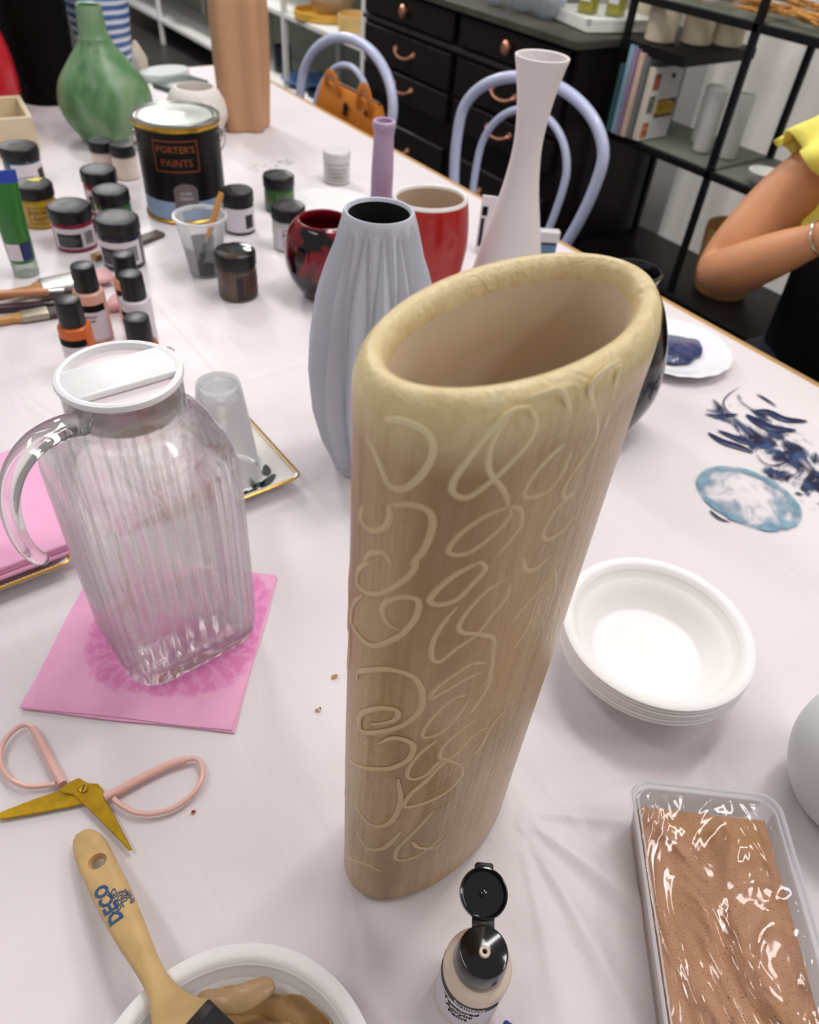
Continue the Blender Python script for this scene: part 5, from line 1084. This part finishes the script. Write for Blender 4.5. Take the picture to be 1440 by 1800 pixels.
def mat_sand():
    t = NT('pink_brown_sand'); b = t.b; b.inputs['Roughness'].default_value = 0.85
    f1 = t.noise(t.coord(), 14, 3); f2 = t.noise(t.coord(), 900, 2)
    c = t.ramp(f1, [(0.3, rgb(196, 150, 112)), (0.55, rgb(200, 155, 126)), (0.75, rgb(192, 146, 98))])
    sp = t.ramp(f2, [(0.27, rgb(90, 66, 50)), (0.34, (1, 1, 1, 1)), (0.70, (1, 1, 1, 1)), (0.78, (1.25, 1.2, 1.1, 1))])
    mx = t.add('ShaderNodeMix', data_type='RGBA', blend_type='MULTIPLY'); mx.inputs[0].default_value = 1; t.l(c, mx.inputs[6]); t.l(sp, mx.inputs[7]); t.l(mx.outputs[2], b.inputs['Base Color'])
    t.bump(f2, 0.7, 0.002); return t.m
mb = MB(); nx, ny = 30, 48; sx0, sx1, sy0, sy1 = -HX+0.0075, HX-0.0095, -HY+0.008, HY-0.015
def sz(u, v): return 0.0310+0.0012*noise.noise(Vector((u*4, v*5, 3)))
topv = []
mb.grid(lambda u, v: (sx0+(sx1-sx0)*u, sy0+(sy1-sy0)*v, sz(u, v)), nx, ny)
rim_ = [(sx0+(sx1-sx0)*i/nx, sy0) for i in range(nx)]+[(sx1, sy0+(sy1-sy0)*j/ny) for j in range(ny)]+[(sx1-(sx1-sx0)*i/nx, sy1) for i in range(nx)]+[(sx0, sy1-(sy1-sy0)*j/ny) for j in range(ny)]
def szz(p): return sz((p[0]-sx0)/(sx1-sx0), (p[1]-sy0)/(sy1-sy0))
mb.rings([[(p[0]*0.93, p[1]*0.93, 0.0025) for p in rim_], [(p[0], p[1], szz(p)) for p in rim_]], 0, True)
mb.build('sand', mat_sand(), tub, sharp=80, kind='stuff')
def mat_cling():
    t = NT('cling_film'); out = t.n['Material Output']; t.b.inputs['Base Color'].default_value = (1, 1, 1, 1); t.b.inputs['Roughness'].default_value = 0.06
    g = t.add('ShaderNodeBsdfGlossy'); g.inputs['Roughness'].default_value = 0.07; g.inputs[0].default_value = (1, 1, 1, 1)
    bp = t.add('ShaderNodeBump'); bp.inputs['Strength'].default_value = 1.0; bp.inputs['Distance'].default_value = 0.010
    t.l(t.noise(t.coord((1.0, 0.5, 1), (0, 0, 0.25)), 20, 2.5, 0.45, 1.6), bp.inputs['Height']); t.l(bp.outputs[0], g.inputs['Normal'])
    tr = t.add('ShaderNodeBsdfTransparent'); fr = t.add('ShaderNodeFresnel'); fr.inputs[0].default_value = 1.5; t.l(bp.outputs[0], fr.inputs['Normal'])
    ml = t.add('ShaderNodeMath', operation='MULTIPLY'); ml.inputs[1].default_value = 1.0; t.l(fr.outputs[0], ml.inputs[0])
    mx = t.add('ShaderNodeMixShader'); t.l(ml.outputs[0], mx.inputs[0]); t.l(tr.outputs[0], mx.inputs[1]); t.l(g.outputs[0], mx.inputs[2]); t.n.remove(t.b); t.l(mx.outputs[0], out.inputs[0]); return t.m
mb = MB()
def film(u, v):
    x = -HX+0.0055+(2*HX-0.011)*u; y = -HY+0.0055+(2*HY-0.011)*v
    e = min(1, 8*min(u, 1-u, v, 1-v)); q = noise.noise(Vector((x*35, y*16, 0.3)))+0.5*abs(noise.noise(Vector((x*60+3, y*25, 1.7))))
    return (x, y, 0.0355+0.0016*q*e)
mb.grid(film, 60, 90); o = mb.build('cling_film', mat_cling(), tub, sharp=90, recalc=False)

# ------------------------------------------------------------------ white round vase at the right edge
p_ = T(1502, 1440, ZT+0.055)
tag(MB().lathe(smoothprof([(0.026, 0), (0.032, 0.001), (0.048, 0.018), (0.058, 0.050), (0.054, 0.082), (0.036, 0.108), (0.022, 0.118), (0.020, 0.135), (0.024, 0.145)], 5)+[(0.022, 0.146), (0.017, 0.135), (0.018, 0.118), (0.05, 0.08), (0.04, 0.02), (0, 0.01)], 64).build('white_round_vase', M('satin_white_glaze', rgb(206, 208, 210), 0.35), loc=(0.448, 0.003, ZT)), 'rounded white vase cut off by the right edge beside the sand tub', 'vase')

# ------------------------------------------------------------------ plates
WPT = M('white_plate_glaze', rgb(240, 238, 240), 0.2, coat=0.3)
wpc = T(566, 352, ZT+0.010)
tag(MB().lathe(smoothprof([(0.040, 0), (0.046, 0.001), (0.066, 0.008), (0.078, 0.0125), (0.077, 0.0140), (0.062, 0.0095), (0.046, 0.004), (0, 0.0035)], 4), 64).build('white_plate', WPT, loc=(wpc.x, wpc.y-0.03, ZT)), 'plain white plate half hidden behind the dark red pot', 'plate')
bpt = thing('embossed_plate', 'white embossed plate holding navy blue paint near the table edge', 'plate', (0.847, 0.512, ZT))
MB().lathe(smoothprof([(0.038, 0), (0.044, 0.001), (0.066, 0.007), (0.079, 0.012), (0.078, 0.0138), (0.064, 0.0095), (0.045, 0.004), (0, 0.0036)], 4), 120, rfun=lambda r, z, a: r*(1+0.010*math.sin(18*a)) if r > 0.07 else r).build('plate_body', M('embossed_white_glaze', rgb(238, 238, 244), 0.2, coat=0.3, bump=0.5, bscale=70, bdist=0.003), bpt)
NAVYP = M('wet_navy_paint', rgb(34, 54, 104), 0.18, coat=0.5, var=0.45, vscale=70, bump=0.8, bscale=90, bdist=0.004)
def blob(cx, cy, r, k, sy=1.0, seed=0.0, z0=0.0, z1=0.003, rot=0.0):
    return MB().prism([(r*(1+k*math.sin(3*a+seed)+k*0.7*math.sin(5*a+2*seed)+k*0.3*math.sin(11*a+seed))*math.cos(a), sy*r*(1+k*math.cos(3*a+seed)+k*0.5*math.sin(7*a+seed))*math.sin(a)) for a in [2*PI*i/60 for i in range(60)]], z0, z1, bev=0.0008, mat=Matrix.Translation((cx, cy, 0)) @ Matrix.Rotation(rot, 4, 'Z'))
bb = T(1190, 612, ZT+0.008)
tag(blob(0, 0, 0.042, 0.10, 0.85, 1.3).build('navy_paint', NAVYP, loc=(bb.x-0.004, bb.y, ZT+0.0065), sharp=60), 'puddle of wet navy blue paint on the embossed plate', 'paint')

# ------------------------------------------------------------------ marks on the cloth: dried paint with noisy edges
def mat_stain(name, c0, c1, scale, lo, hi, ring=None, stretch=(1, 1, 1), rot=0.0, fade=None):
    t = NT(name); out = t.n['Material Output']; t.b.inputs['Roughness'].default_value = 0.35
    v = t.coord(stretch, (0, 0, rot)); f = t.noise(v, scale, 6, 0.62, 1.3); g = t.noise(t.coord(), scale*1.7, 4)
    t.l(t.ramp(g, [(0.42, c0), (0.75, c1)]), t.b.inputs['Base Color'])
    tc = t.add('ShaderNodeTexCoord'); ln = t.add('ShaderNodeVectorMath', operation='LENGTH'); mp = t.add('ShaderNodeMapping'); t.l(tc.outputs['Object'], mp.inputs[0])
    if fade: mp.inputs['Scale'].default_value = (1/fade[0], 1/fade[1], 0)
    t.l(mp.outputs[0], ln.inputs[0])
    prof_ = t.ramp(ln.outputs['Value'], ring)
    ml = t.add('ShaderNodeMath', operation='ADD'); t.l(f, ml.inputs[0]); t.l(prof_, ml.inputs[1])
    al = t.ramp(ml.outputs[0], [(lo, (0, 0, 0, 1)), (hi, (1, 1, 1, 1))])
    tr = t.add('ShaderNodeBsdfTransparent'); mx = t.add('ShaderNodeMixShader'); t.l(al, mx.inputs[0]); t.l(tr.outputs[0], mx.inputs[1]); t.l(t.b.outputs[0], mx.inputs[2]); t.l(mx.outputs[0], out.inputs[0]); return t.m
def g1(x): return (x, x, x, 1)
def patch(name, label, c, rx, ry, rz, mat, cat='stain', z=0.0006):
    n_ = 64; o = MB().rings([[(k*rx*math.cos(2*PI*i/n_), k*ry*math.sin(2*PI*i/n_), 0) for i in range(n_)] for k in (0.02, 0.25, 0.5, 0.75, 1.0)], 0, True).build(name, mat, loc=(c[0], c[1], ZT+z), rz=rz, recalc=False)
    return tag(o, label, cat)
patch('paint_stain', 'big ragged navy and blue paint stain on the cloth at the right edge', (0.800, 0.285), 0.085, 0.150, math.radians(-14),
    mat_stain('navy_stain', rgb(10, 22, 60), rgb(60, 98, 150), 24, 0.90, 0.99, [(0.0, g1(0.52)), (0.4, g1(0.43)), (0.75, g1(0.37)), (0.92, g1(0.28)), (1.0, g1(0.0))], (1, 0.6, 1), 0.5, (0.085, 0.150)))
patch('paint_stain', 'pale teal ring of paint left on the cloth below the navy stain', (0.683, 0.262), 0.052, 0.060, math.radians(15),
    mat_stain('teal_ring_stain', rgb(128, 166, 184), rgb(52, 104, 146), 26, 0.74, 1.16, [(0.0, g1(0.22)), (0.5, g1(0.27)), (0.76, g1(0.34)), (0.88, g1(0.52)), (0.95, g1(0.40)), (1.0, g1(0.0))], (1, 1, 1), 0, (0.052, 0.060)), z=0.0009)
patch('paint_stain', 'faint green marks on the cloth beyond the paint jars', (0.685, 1.405), 0.075, 0.05, 0.3,
    mat_stain('green_marks', rgb(150, 176, 150), rgb(176, 194, 170), 60, 0.84, 0.98, [(0.0, g1(0.31)), (0.7, g1(0.30)), (1.0, g1(0.0))], (1, 1, 1), 0, (0.075, 0.05)))
NV = M('dried_navy_paint', rgb(20, 34, 82), 0.3, var=0.5, vscale=90)
def strk(pts, w_, label=None):
    p = [T(u, v, ZT+0.0010) for u, v in pts]; mb = MB(); mb.tube(cr(p, 5), lambda q: w_*(0.15+0.85*math.sin(PI*min(1, max(0.0, q)))**0.7), 8, flat=0.16, up=(0, 0, 1)); return mb
st = thing('paint_stain', 'loose navy blue paint strokes at the left fringe of the big stain', 'stain', (0, 0, 0))
for pts, w_ in ([[(1240,727),(1262,731),(1280,729),(1298,728)], .0035], [[(1300,680),(1280,694),(1272,708),(1280,722),(1290,727)], .0009], [[(1245,760),(1270,775),(1300,785),(1325,795)], .0055], [[(1290,742),(1296,752),(1302,760)], .0012],
    [[(1330,798),(1342,812),(1362,818),(1384,810),(1396,796)], .0011], [[(1330,692),(1345,700),(1366,714)], .0022], [[(1262,756),(1282,764),(1310,776),(1345,780)], .0042], [[(1312,728),(1332,740),(1360,752),(1400,756)], .0075], [[(1330,722),(1352,724),(1380,736),(1420,740)], .0065], [[(1366,796),(1385,795),(1400,795)], .0022],
    [[(1248,896),(1256,904),(1268,912),(1284,918)], .0018], [[(1398,866),(1404,867),(1412,870)], .0020]): strk(pts, w_).build('paint_stroke', NV, st)
for (u, v, c, r, lb_) in ((340, 1428, (206, 92, 44), .0016, 'tiny orange paint drop on the cloth right of the scissors'), (588, 1190, (222, 186, 120), .0028, 'small ochre paint smear on the cloth left of the cream vase'), (560, 1248, (236, 206, 150), .0024, 'faint ochre smear on the cloth just below the other left of the vase'), (878, 1392, (222, 190, 130), .003, 'faint ochre smear on the cloth at the right foot of the cream vase')):
    p_ = T(u, v); tag(blob(0, 0, r, 0.18, 0.6, u*0.1, 0, 0.0010).build('paint_drop', M('paint_drop', rgb(*c), 0.4), loc=(p_.x, p_.y, ZT+0.0004)), lb_, 'paint drop')

# ------------------------------------------------------------------ brushes lying at the left
def lying(label, a, b, ra, parts, z=0.0, flatness=1.0):
    """a..b pixels along the cloth; parts: (name, t0, t1, w0, w1, thick, mat)"""
    t = thing('paint_brush', label, 'brush', (0, 0, 0), 0, 'brushes lying at the left edge')
    A = T(*a, ZT+z); B_ = T(*b, ZT+z); d = B_-A
    for nm, t0, t1, w0, w1, th, mt in parts:
        mb = MB(); k = 6
        dirn = d.normalized(); side = Vector((-dirn.y, dirn.x, 0))
        rs = []
        for i in range(k+1):
            q = i/k; c = A+d*(t0+(t1-t0)*q)+Vector((0, 0, th/2+0.0006)); w_ = w0+(w1-w0)*(q*q*(3-2*q)); rs.append([c+side*x*(w_/0.01)+Vector((0, 0, zz)) for x, zz in rrect(0.01, th/2, th*0.35 if th*0.35 < 0.009 else 0.008, 3)])
        mb.rings(rs, 0, True, True).build(nm, mt, t, sharp=50)
    return t
HW = M('varnished_wood_handle', rgb(190, 138, 78), 0.35, coat=0.3, var=0.1); BRS = M('pale_bristles', rgb(210, 196, 170), 0.6, bump=0.6, bscale=400); DBRS = M('dark_bristles', rgb(70, 60, 58), 0.6, bump=0.6, bscale=400)
lying('wide flat brush with a varnished handle and shiny silver ferrule, farthest of the heap', (-60, 540), (200, 486), 0, [('handle', 0, 0.42, 0.006, 0.007, 0.009, HW), ('handle_flare', 0.42, 0.50, 0.007, 0.019, 0.009, HW), ('ferrule', 0.50, 0.74, 0.0205, 0.0215, 0.011, SILVER), ('bristles', 0.74, 0.98, 0.0205, 0.019, 0.008, M('pink_stained_bristles', rgb(206, 160, 160), 0.6, var=0.15, bump=0.5, bscale=400))], z=0.005)
lying('round brush with a natural peach coloured handle lying across the heap', (-60, 527), (128, 516), 0, [('handle', 0, 0.78, 0.004, 0.005, 0.009, M('peach_wood', rgb(216, 156, 116), 0.35, coat=0.3)), ('ferrule', 0.78, 0.93, 0.0045, 0.004, 0.007, SILVER), ('bristles', 0.93, 1.1, 0.004, 0.002, 0.006, DBRS)], z=0.011)
lying('dark plum handled brush in the middle of the heap', (-60, 552), (125, 536), 0, [('handle', 0, 0.72, 0.007, 0.007, 0.007, M('plum_handle', rgb(62, 42, 52), 0.3)), ('ferrule', 0.72, 0.86, 0.008, 0.009, 0.008, M('black_ferrule', rgb(30, 26, 28), 0.3)), ('bristles', 0.86, 1.05, 0.009, 0.009, 0.006, DBRS)], z=0.001)
lying('short flat brush with a silver ferrule, nearest of the heap at the left edge', (-60, 580), (128, 548), 0, [('handle', 0, 0.42, 0.005, 0.007, 0.008, HW), ('handle_flare', 0.42, 0.52, 0.006, 0.010, 0.008, HW), ('ferrule', 0.52, 0.77, 0.0115, 0.0125, 0.009, M('dull_silver', rgb(176, 168, 150), 0.35, metal=0.8, bump=0.3, bscale=200)), ('bristles', 0.77, 1.0, 0.0125, 0.012, 0.007, DBRS)], z=0.0)
lying('dark flat brush tip pointing right beside the navy smeared jar', (165, 458), (283, 413), 0, [('handle', 0, 0.25, 0.006, 0.007, 0.008, HW), ('ferrule', 0.25, 0.55, 0.009, 0.012, 0.008, SILVER), ('bristles', 0.55, 1.0, 0.012, 0.011, 0.006, M('brown_wet_bristles', rgb(84, 70, 66), 0.5, var=0.2))], z=0.0)
p_ = T(178, 478, ZT+0.01)
o = MB().prism([(0.026*math.cos(a)*(1+0.12*math.sin(3*a)), 0.016*math.sin(a)*(1+0.15*math.cos(4*a))) for a in [2*PI*i/30 for i in range(30)]], 0, 0.012, bev=0.004).build('pink_sponge', M('pink_sponge', rgb(226, 178, 182), 0.7, var=0.1, bump=0.4, bscale=150), loc=(0.243, 0.985, ZT), rz=0.6, sharp=60)
tag(o, 'soft pink sponge lying behind the peach paint bottle', 'sponge')

# ------------------------------------------------------------------ cards behind the tall white vase
def card(label, px_base, px_top, width, nm, mat, lean):
    pass
k1 = thing('paper_packet', 'white paper packet with black lettering showing just left of the tall white vase', 'packet', (0.828, 0.872, ZT), math.radians(-46))
LN = Matrix.Rotation(math.radians(-10), 4, 'X')
MB().box(-0.036, 0.030, -0.003, 0.003, 0.001, 0.090, bev=0.001, mat=LN).build('packet_body', WHITEPAPER, k1)
MB().box(-0.033, -0.024, -0.0036, -0.003, 0.060, 0.074, mat=LN).build('black_stamp', BLACKV, k1)
MB().box(-0.033, -0.027, -0.0036, -0.003, 0.012, 0.056, mat=LN).build('printed_strip', BLACKPAPER, k1)
k2 = thing('paper_packet', 'blue and white packet standing just right of the tall white vase', 'packet', (0.868, 0.808, ZT), math.radians(-35))
MB().box(-0.034, 0.020, -0.008, 0.008, 0.001, 0.042, bev=0.002).build('blue_half', M('packet_blue', rgb(92, 124, 156), 0.4, var=0.15), k2)
MB().box(-0.034, 0.022, -0.008, 0.008, 0.042, 0.060, bev=0.002).build('white_half', M('packet_white', rgb(206, 204, 206), 0.4), k2)
MB().box(-0.030, 0.018, -0.0086, -0.008, 0.040, 0.042).build('black_line', BLACKV, k2)
# ------------------------------------------------------------------ seated person at the far side
SKIN = M('warm_skin', rgb(208, 146, 104), 0.5, var=0.05, vscale=20, sss=0.1)
SKIN.node_tree.nodes['Principled BSDF'].inputs['Subsurface Weight'].default_value = 0.12
SKIN.node_tree.nodes['Principled BSDF'].inputs['Subsurface Radius'].default_value = (0.02, 0.008, 0.004)
def skinmesh(name, pts, edges, radii, mat, parent=None, root=0, sub=2):
    me = bpy.data.meshes.new(name); me.from_pydata([tuple(p) for p in pts], edges, []); o = bpy.data.objects.new(name, me); C.objects.link(o)
    sk = o.modifiers.new('skin', 'SKIN'); sk.use_smooth_shade = True; sk.branch_smoothing = 0.6
    for i, r in enumerate(radii):
        rr = r if isinstance(r, tuple) else (r, r); me.skin_vertices[0].data[i].radius = rr
        me.skin_vertices[0].data[i].use_root = (i == root)
    s_ = o.modifiers.new('sub', 'SUBSURF'); s_.levels = sub; s_.render_levels = sub
    bpy.context.view_layer.update(); dg = bpy.context.evaluated_depsgraph_get(); m2 = bpy.data.meshes.new_from_object(o.evaluated_get(dg)); o.modifiers.clear(); o.data = m2
    m2.materials.clear(); m2.materials.append(mat); m2.shade_smooth()
    if parent: o.parent = parent
    return o
pe = thing('person', 'person in a ruffled yellow top and black apron seated across the table, arm bent', 'person', (0, 0, 0))
V_ = Vector
P_ = {}
pts = []; rad = []; ed = []
def add(n_, p, r, to=None):
    P_[n_] = len(pts); pts.append(V_(p)); rad.append(r)
    if to: ed.append((P_[to], P_[n_]))
add('pelvis', (1.34, 0.42, 0.52), 0.13); add('waist', (1.34, 0.42, 0.68), 0.115, 'pelvis'); add('chest', (1.335, 0.43, 0.86), 0.125, 'waist'); add('up', (1.33, 0.44, 0.965), 0.09, 'chest'); add('neck', (1.32, 0.44, 1.05), 0.052, 'up')
add('headb', (1.30, 0.44, 1.13), 0.070, 'neck'); add('head', (1.305, 0.44, 1.20), 0.088, 'headb'); add('crown', (1.315, 0.44, 1.26), 0.062, 'head')
add('rsh', (1.315, 0.600, 0.945), 0.060, 'up'); add('rua', (1.262, 0.652, 0.855), 0.060, 'rsh'); add('rel0', (1.185, 0.670, 0.762), 0.050, 'rua'); add('rel', (1.155, 0.668, 0.732), 0.040, 'rel0'); add('rfa', (1.125, 0.632, 0.755), 0.045, 'rel'); add('rfb', (1.105, 0.568, 0.812), 0.038, 'rfa'); add('rwr', (1.095, 0.500, 0.872), 0.027, 'rfb'); add('rpalm', (1.088, 0.470, 0.905), 0.024, 'rwr'); add('rpalm2', (1.083, 0.440, 0.935), 0.020, 'rpalm')
for k, (dx, dz, l) in enumerate(((0.020, 0.006, 0.9), (0.008, 0.010, 1.0), (-0.006, 0.010, 0.95), (-0.018, 0.004, 0.78))):
    add('f%da' % k, (1.083+dx, 0.425, 0.95+dz), 0.0085, 'rpalm2'); add('f%db' % k, (1.080+dx, 0.405-0.008*l, 0.972+dz), 0.0078, 'f%da' % k); add('f%dc' % k, (1.085+dx, 0.383-0.010*l, 0.975+dz), 0.0068, 'f%db' % k)
add('tha', (1.110, 0.452, 0.905), 0.011, 'rpalm'); add('thb', (1.118, 0.425, 0.918), 0.009, 'tha'); add('thc', (1.117, 0.402, 0.935), 0.0075, 'thb')
add('lsh', (1.32, 0.28, 0.945), 0.055, 'up'); add('lua', (1.29, 0.235, 0.86), 0.047, 'lsh'); add('lel', (1.23, 0.225, 0.765), 0.038, 'lua'); add('lfa', (1.16, 0.245, 0.80), 0.034, 'lel'); add('lwr', (1.09, 0.285, 0.865), 0.0235, 'lfa'); add('lpalm', (1.075, 0.312, 0.89), 0.024, 'lwr'); add('lpalm2', (1.07, 0.335, 0.91), 0.020, 'lpalm')
for k, (dx, dz, l) in enumerate(((0.020, -0.004, 0.9), (0.008, 0.004, 1.0), (-0.006, 0.006, 0.95), (-0.018, 0.002, 0.78))):
    add('g%da' % k, (1.07+dx, 0.350, 0.925+dz), 0.0085, 'lpalm2'); add('g%db' % k, (1.072+dx, 0.362, 0.945+dz), 0.0078, 'g%da' % k); add('g%dc' % k, (1.08+dx, 0.372, 0.962+dz), 0.0068, 'g%db' % k)
add('ltha', (1.098, 0.318, 0.90), 0.011, 'lpalm'); add('lthb', (1.105, 0.335, 0.925), 0.009, 'ltha')
for s, y in (('r', 0.53), ('l', 0.31)):
    add(s+'hip', (1.30, y, 0.51), 0.10, 'pelvis'); add(s+'kn', (0.98, y+0.01, 0.53), 0.068, s+'hip'); add(s+'cf', (0.97, y+0.01, 0.36), 0.055, s+'kn'); add(s+'an', (0.99, y+0.01, 0.10), 0.036, s+'cf'); add(s+'to', (0.87, y+0.01, 0.035), 0.032, s+'an')
body = skinmesh('body', pts, ed, rad, SKIN, pe)
# face
FX = 1.215
for s in (-1, 1):
    ey = MB().lathe([(0.0, -0.0105), (0.006, -0.0085), (0.0105, 0), (0.006, 0.0085), (0.0, 0.0105)], 20, mat=Matrix.Translation((1.2265, 0.44+s*0.032, 1.195))).build('eye', M('eye_white', rgb(216, 208, 200), 0.3), pe)
    MB().lathe([(0.0052, 0), (0.004, 0.0012), (0, 0.0016)], 20, mat=Matrix.Translation((1.2168, 0.44+s*0.032, 1.1935)) @ Matrix.Rotation(-PI/2, 4, 'Y')).build('iris', M('dark_brown_iris', rgb(44, 26, 16), 0.2), ey)
    for dz, rr_ in ((0.0062, 0.0042), (-0.0068, 0.0034)):
        MB().tube(cr([(1.224, 0.44+s*0.032-0.015, 1.195), (1.2155, 0.44+s*0.032-0.006, 1.195+dz), (1.2155, 0.44+s*0.032+0.006, 1.195+dz), (1.224, 0.44+s*0.032+0.015, 1.195)], 4), lambda q, rr_=rr_: rr_*(0.5+0.5*math.sin(PI*q)), 8).build('eyelid', SKIN, ey)
    MB().tube([(1.216, 0.44+s*0.05, 1.213), (1.209, 0.44+s*0.033, 1.218), (1.212, 0.44+s*0.016, 1.214)], 0.003, 6).build('eyebrow', M('brow_hair', rgb(40, 28, 22), 0.7), pe)
    MB().tube(cr([(1.30, 0.44+s*0.088, 1.165), (1.31, 0.44+s*0.097, 1.19), (1.305, 0.44+s*0.092, 1.215)]), 0.009, 8).build('ear', SKIN, pe)
MB().tube([(1.222, 0.44, 1.20), (1.202, 0.44, 1.172), (1.214, 0.44, 1.160)], lambda q: 0.007+0.006*math.sin(PI*q*0.8), 10).build('nose', SKIN, pe)
MB().tube([(1.222, 0.416, 1.132), (1.212, 0.44, 1.131), (1.222, 0.464, 1.132)], lambda q: 0.002+0.004*math.sin(PI*q), 8).build('lips', M('lip_skin', rgb(176, 92, 84), 0.4), pe)
HAIR = M('dark_brown_hair', rgb(44, 34, 32), 0.5, var=0.3, vscale=30, scale3=(8, 8, 0.6), bump=0.4, bscale=60)
mb = MB()
def hr_(u, v):
    a = -2.15+4.3*u; th = v*1.0
    if v < 0.45:
        q = v/0.45*PI/2; R = 0.098; return (1.315+R*math.sin(q)*math.cos(a), 0.44+R*1.0*math.sin(q)*math.sin(a), 1.205+R*1.0*math.cos(q))
    q = (v-0.45)/0.55; return (1.315+(0.098+0.035*q)*math.cos(a)+0.02*q, 0.44+(0.098+0.045*q)*math.sin(a)*(1+0.08*math.sin(a*9)), 1.205-0.28*q)
mb.grid(hr_, 48, 24); ho = mb.build('hair', HAIR, pe, sharp=90, recalc=False); ho.modifiers.new('s', 'SOLIDIFY').thickness = 0.012
# yellow ruffled top: a loose shell on the trunk and a frilled cap sleeve over the shoulder
YEL = M('yellow_broderie_cotton', rgb(244, 234, 112), 0.7, var=0.06, vscale=30, bump=0.3, bscale=90, bdist=0.003)
def trunk(zs, mat, name, wob=0.0, par=pe):
    rs = []
    for z, cx, cy, rx, ry in zs: rs.append([(cx+(rx+wob*math.sin(9*a+z*30))*math.cos(a), cy+(ry+wob*math.cos(7*a+z*24))*math.sin(a), z) for a in [2*PI*i/64 for i in range(64)]])
    return MB().rings(rs, 0, False, False).build(name, mat, par, sharp=80)
tp = trunk([(0.66, 1.34, 0.42, 0.135, 0.165), (0.76, 1.338, 0.425, 0.14, 0.165), (0.86, 1.335, 0.43, 0.145, 0.17), (0.93, 1.33, 0.44, 0.13, 0.175), (0.975, 1.328, 0.44, 0.105, 0.15), (1.005, 1.325, 0.44, 0.08, 0.10)], YEL, 'yellow_top', 0.003)
def sleeve(sy, sh, el_, parent):
    d = (V_(el_)-V_(sh)).normalized(); n1 = d.cross(V_((0, 0, 1))).normalized(); n2 = d.cross(n1); rs = []
    for j, (t_, r, w_) in enumerate(((-0.055, 0.045, 0.0), (-0.035, 0.066, 0.002), (0.0, 0.076, 0.004), (0.035, 0.080, 0.007), (0.06, 0.086, 0.011), (0.078, 0.090, 0.014))):
        rs.append([V_(sh)+d*(t_+w_*0.6*math.sin(5*a))+n1*math.cos(a)*(r+w_*math.sin(11*a))+n2*math.sin(a)*(r+w_*math.cos(9*a)) for a in [2*PI*i/90 for i in range(90)]])
    o = MB().rings(rs, 0, True, False).build('ruffled_sleeve', YEL, parent, sharp=90); o.modifiers.new('s', 'SOLIDIFY').thickness = 0.003; return o, d, n1, n2
so, d, n1, n2 = sleeve(1, (1.315, 0.600, 0.945), (1.185, 0.672, 0.772), tp)
sleeve(-1, (1.32, 0.28, 0.945), (1.23, 0.225, 0.765), tp)
# hanging frill beside the arm
mb = MB()
def fr_(u, v):
    y = 0.500+0.125*u; z = 0.985-0.20*v*(1-0.35*(1-u)*0.5)
    return (1.205+0.055*u-0.01*v+0.010*math.sin(u*16+v*3)*(0.3+v), y-0.02*v+0.004*math.sin(v*20), z)
mb.grid(fr_, 40, 24); fo = mb.build('hanging_frill', YEL, tp, sharp=90, recalc=False); fo.modifiers.new('s', 'SOLIDIFY').thickness = 0.003
EY = M('eyelet_shadow_thread', rgb(160, 136, 40), 0.8)
for (u, v) in ((0.55, 0.35), (0.68, 0.42), (0.45, 0.5), (0.6, 0.7), (0.35, 0.8), (0.75, 0.6)):
    c = V_(fr_(u, v)); MB().tube([c+V_((-0.005, 0.0035*math.cos(a), 0.0035*math.sin(a))) for a in [2*PI*i/12 for i in range(12)]], 0.0012, 6, closed=True).build('eyelet', EY, fo)
APR = M('black_apron_cloth', rgb(8, 7, 9), 0.85, spec=0.15)
trunk([(0.42, 1.31, 0.42, 0.20, 0.215), (0.52, 1.31, 0.42, 0.20, 0.205), (0.62, 1.32, 0.42, 0.165, 0.185), (0.72, 1.32, 0.425, 0.160, 0.180), (0.80, 1.318, 0.43, 0.16, 0.180), (0.83, 1.318, 0.43, 0.155, 0.175)], APR, 'black_apron', 0.002)
JE = M('navy_denim', rgb(24, 28, 44), 0.7, bump=0.2, bscale=500)
for y in (0.54, 0.32):
    MB().tube(cr([(1.32, y, 0.52), (1.14, y, 0.545), (0.98, y+0.005, 0.54), (0.965, y+0.005, 0.44), (0.97, y+0.005, 0.30), (0.985, y+0.005, 0.12)], 4), lambda q: 0.112-0.055*q, 20).build('trouser_leg', JE, pe)
    MB().tube(cr([(1.02, y+0.005, 0.055), (0.93, y+0.005, 0.055), (0.85, y+0.005, 0.042)], 3), lambda q: 0.045-0.008*q, 14, flat=0.9).build('shoe', BLACKV, pe)
MB().tube([V_((1.096, 0.497, 0.876))+(V_((0.0, -0.81, 0.58)).cross(V_((1, 0, 0))).normalized()*math.cos(a)+V_((1, 0, 0))*math.sin(a))*0.0255 for a in [2*PI*i/28 for i in range(28)]], 0.0016, 8, closed=True).build('bracelet', SILVER, pe)
stl = thing('stool', 'black stool under the seated person across the table', 'stool', (1.36, 0.42, 0))
MB().lathe([(0.15, 0.365), (0.165, 0.37), (0.165, 0.392), (0.155, 0.398), (0, 0.398)], 36).build('seat', BLACKV, stl)
for k in range(4):
    a = PI/4+k*PI/2; MB().tube([(0.11*math.cos(a), 0.11*math.sin(a), 0.37), (0.15*math.cos(a), 0.15*math.sin(a), 0.0)], 0.012, 10).build('leg', BLACKV, stl)
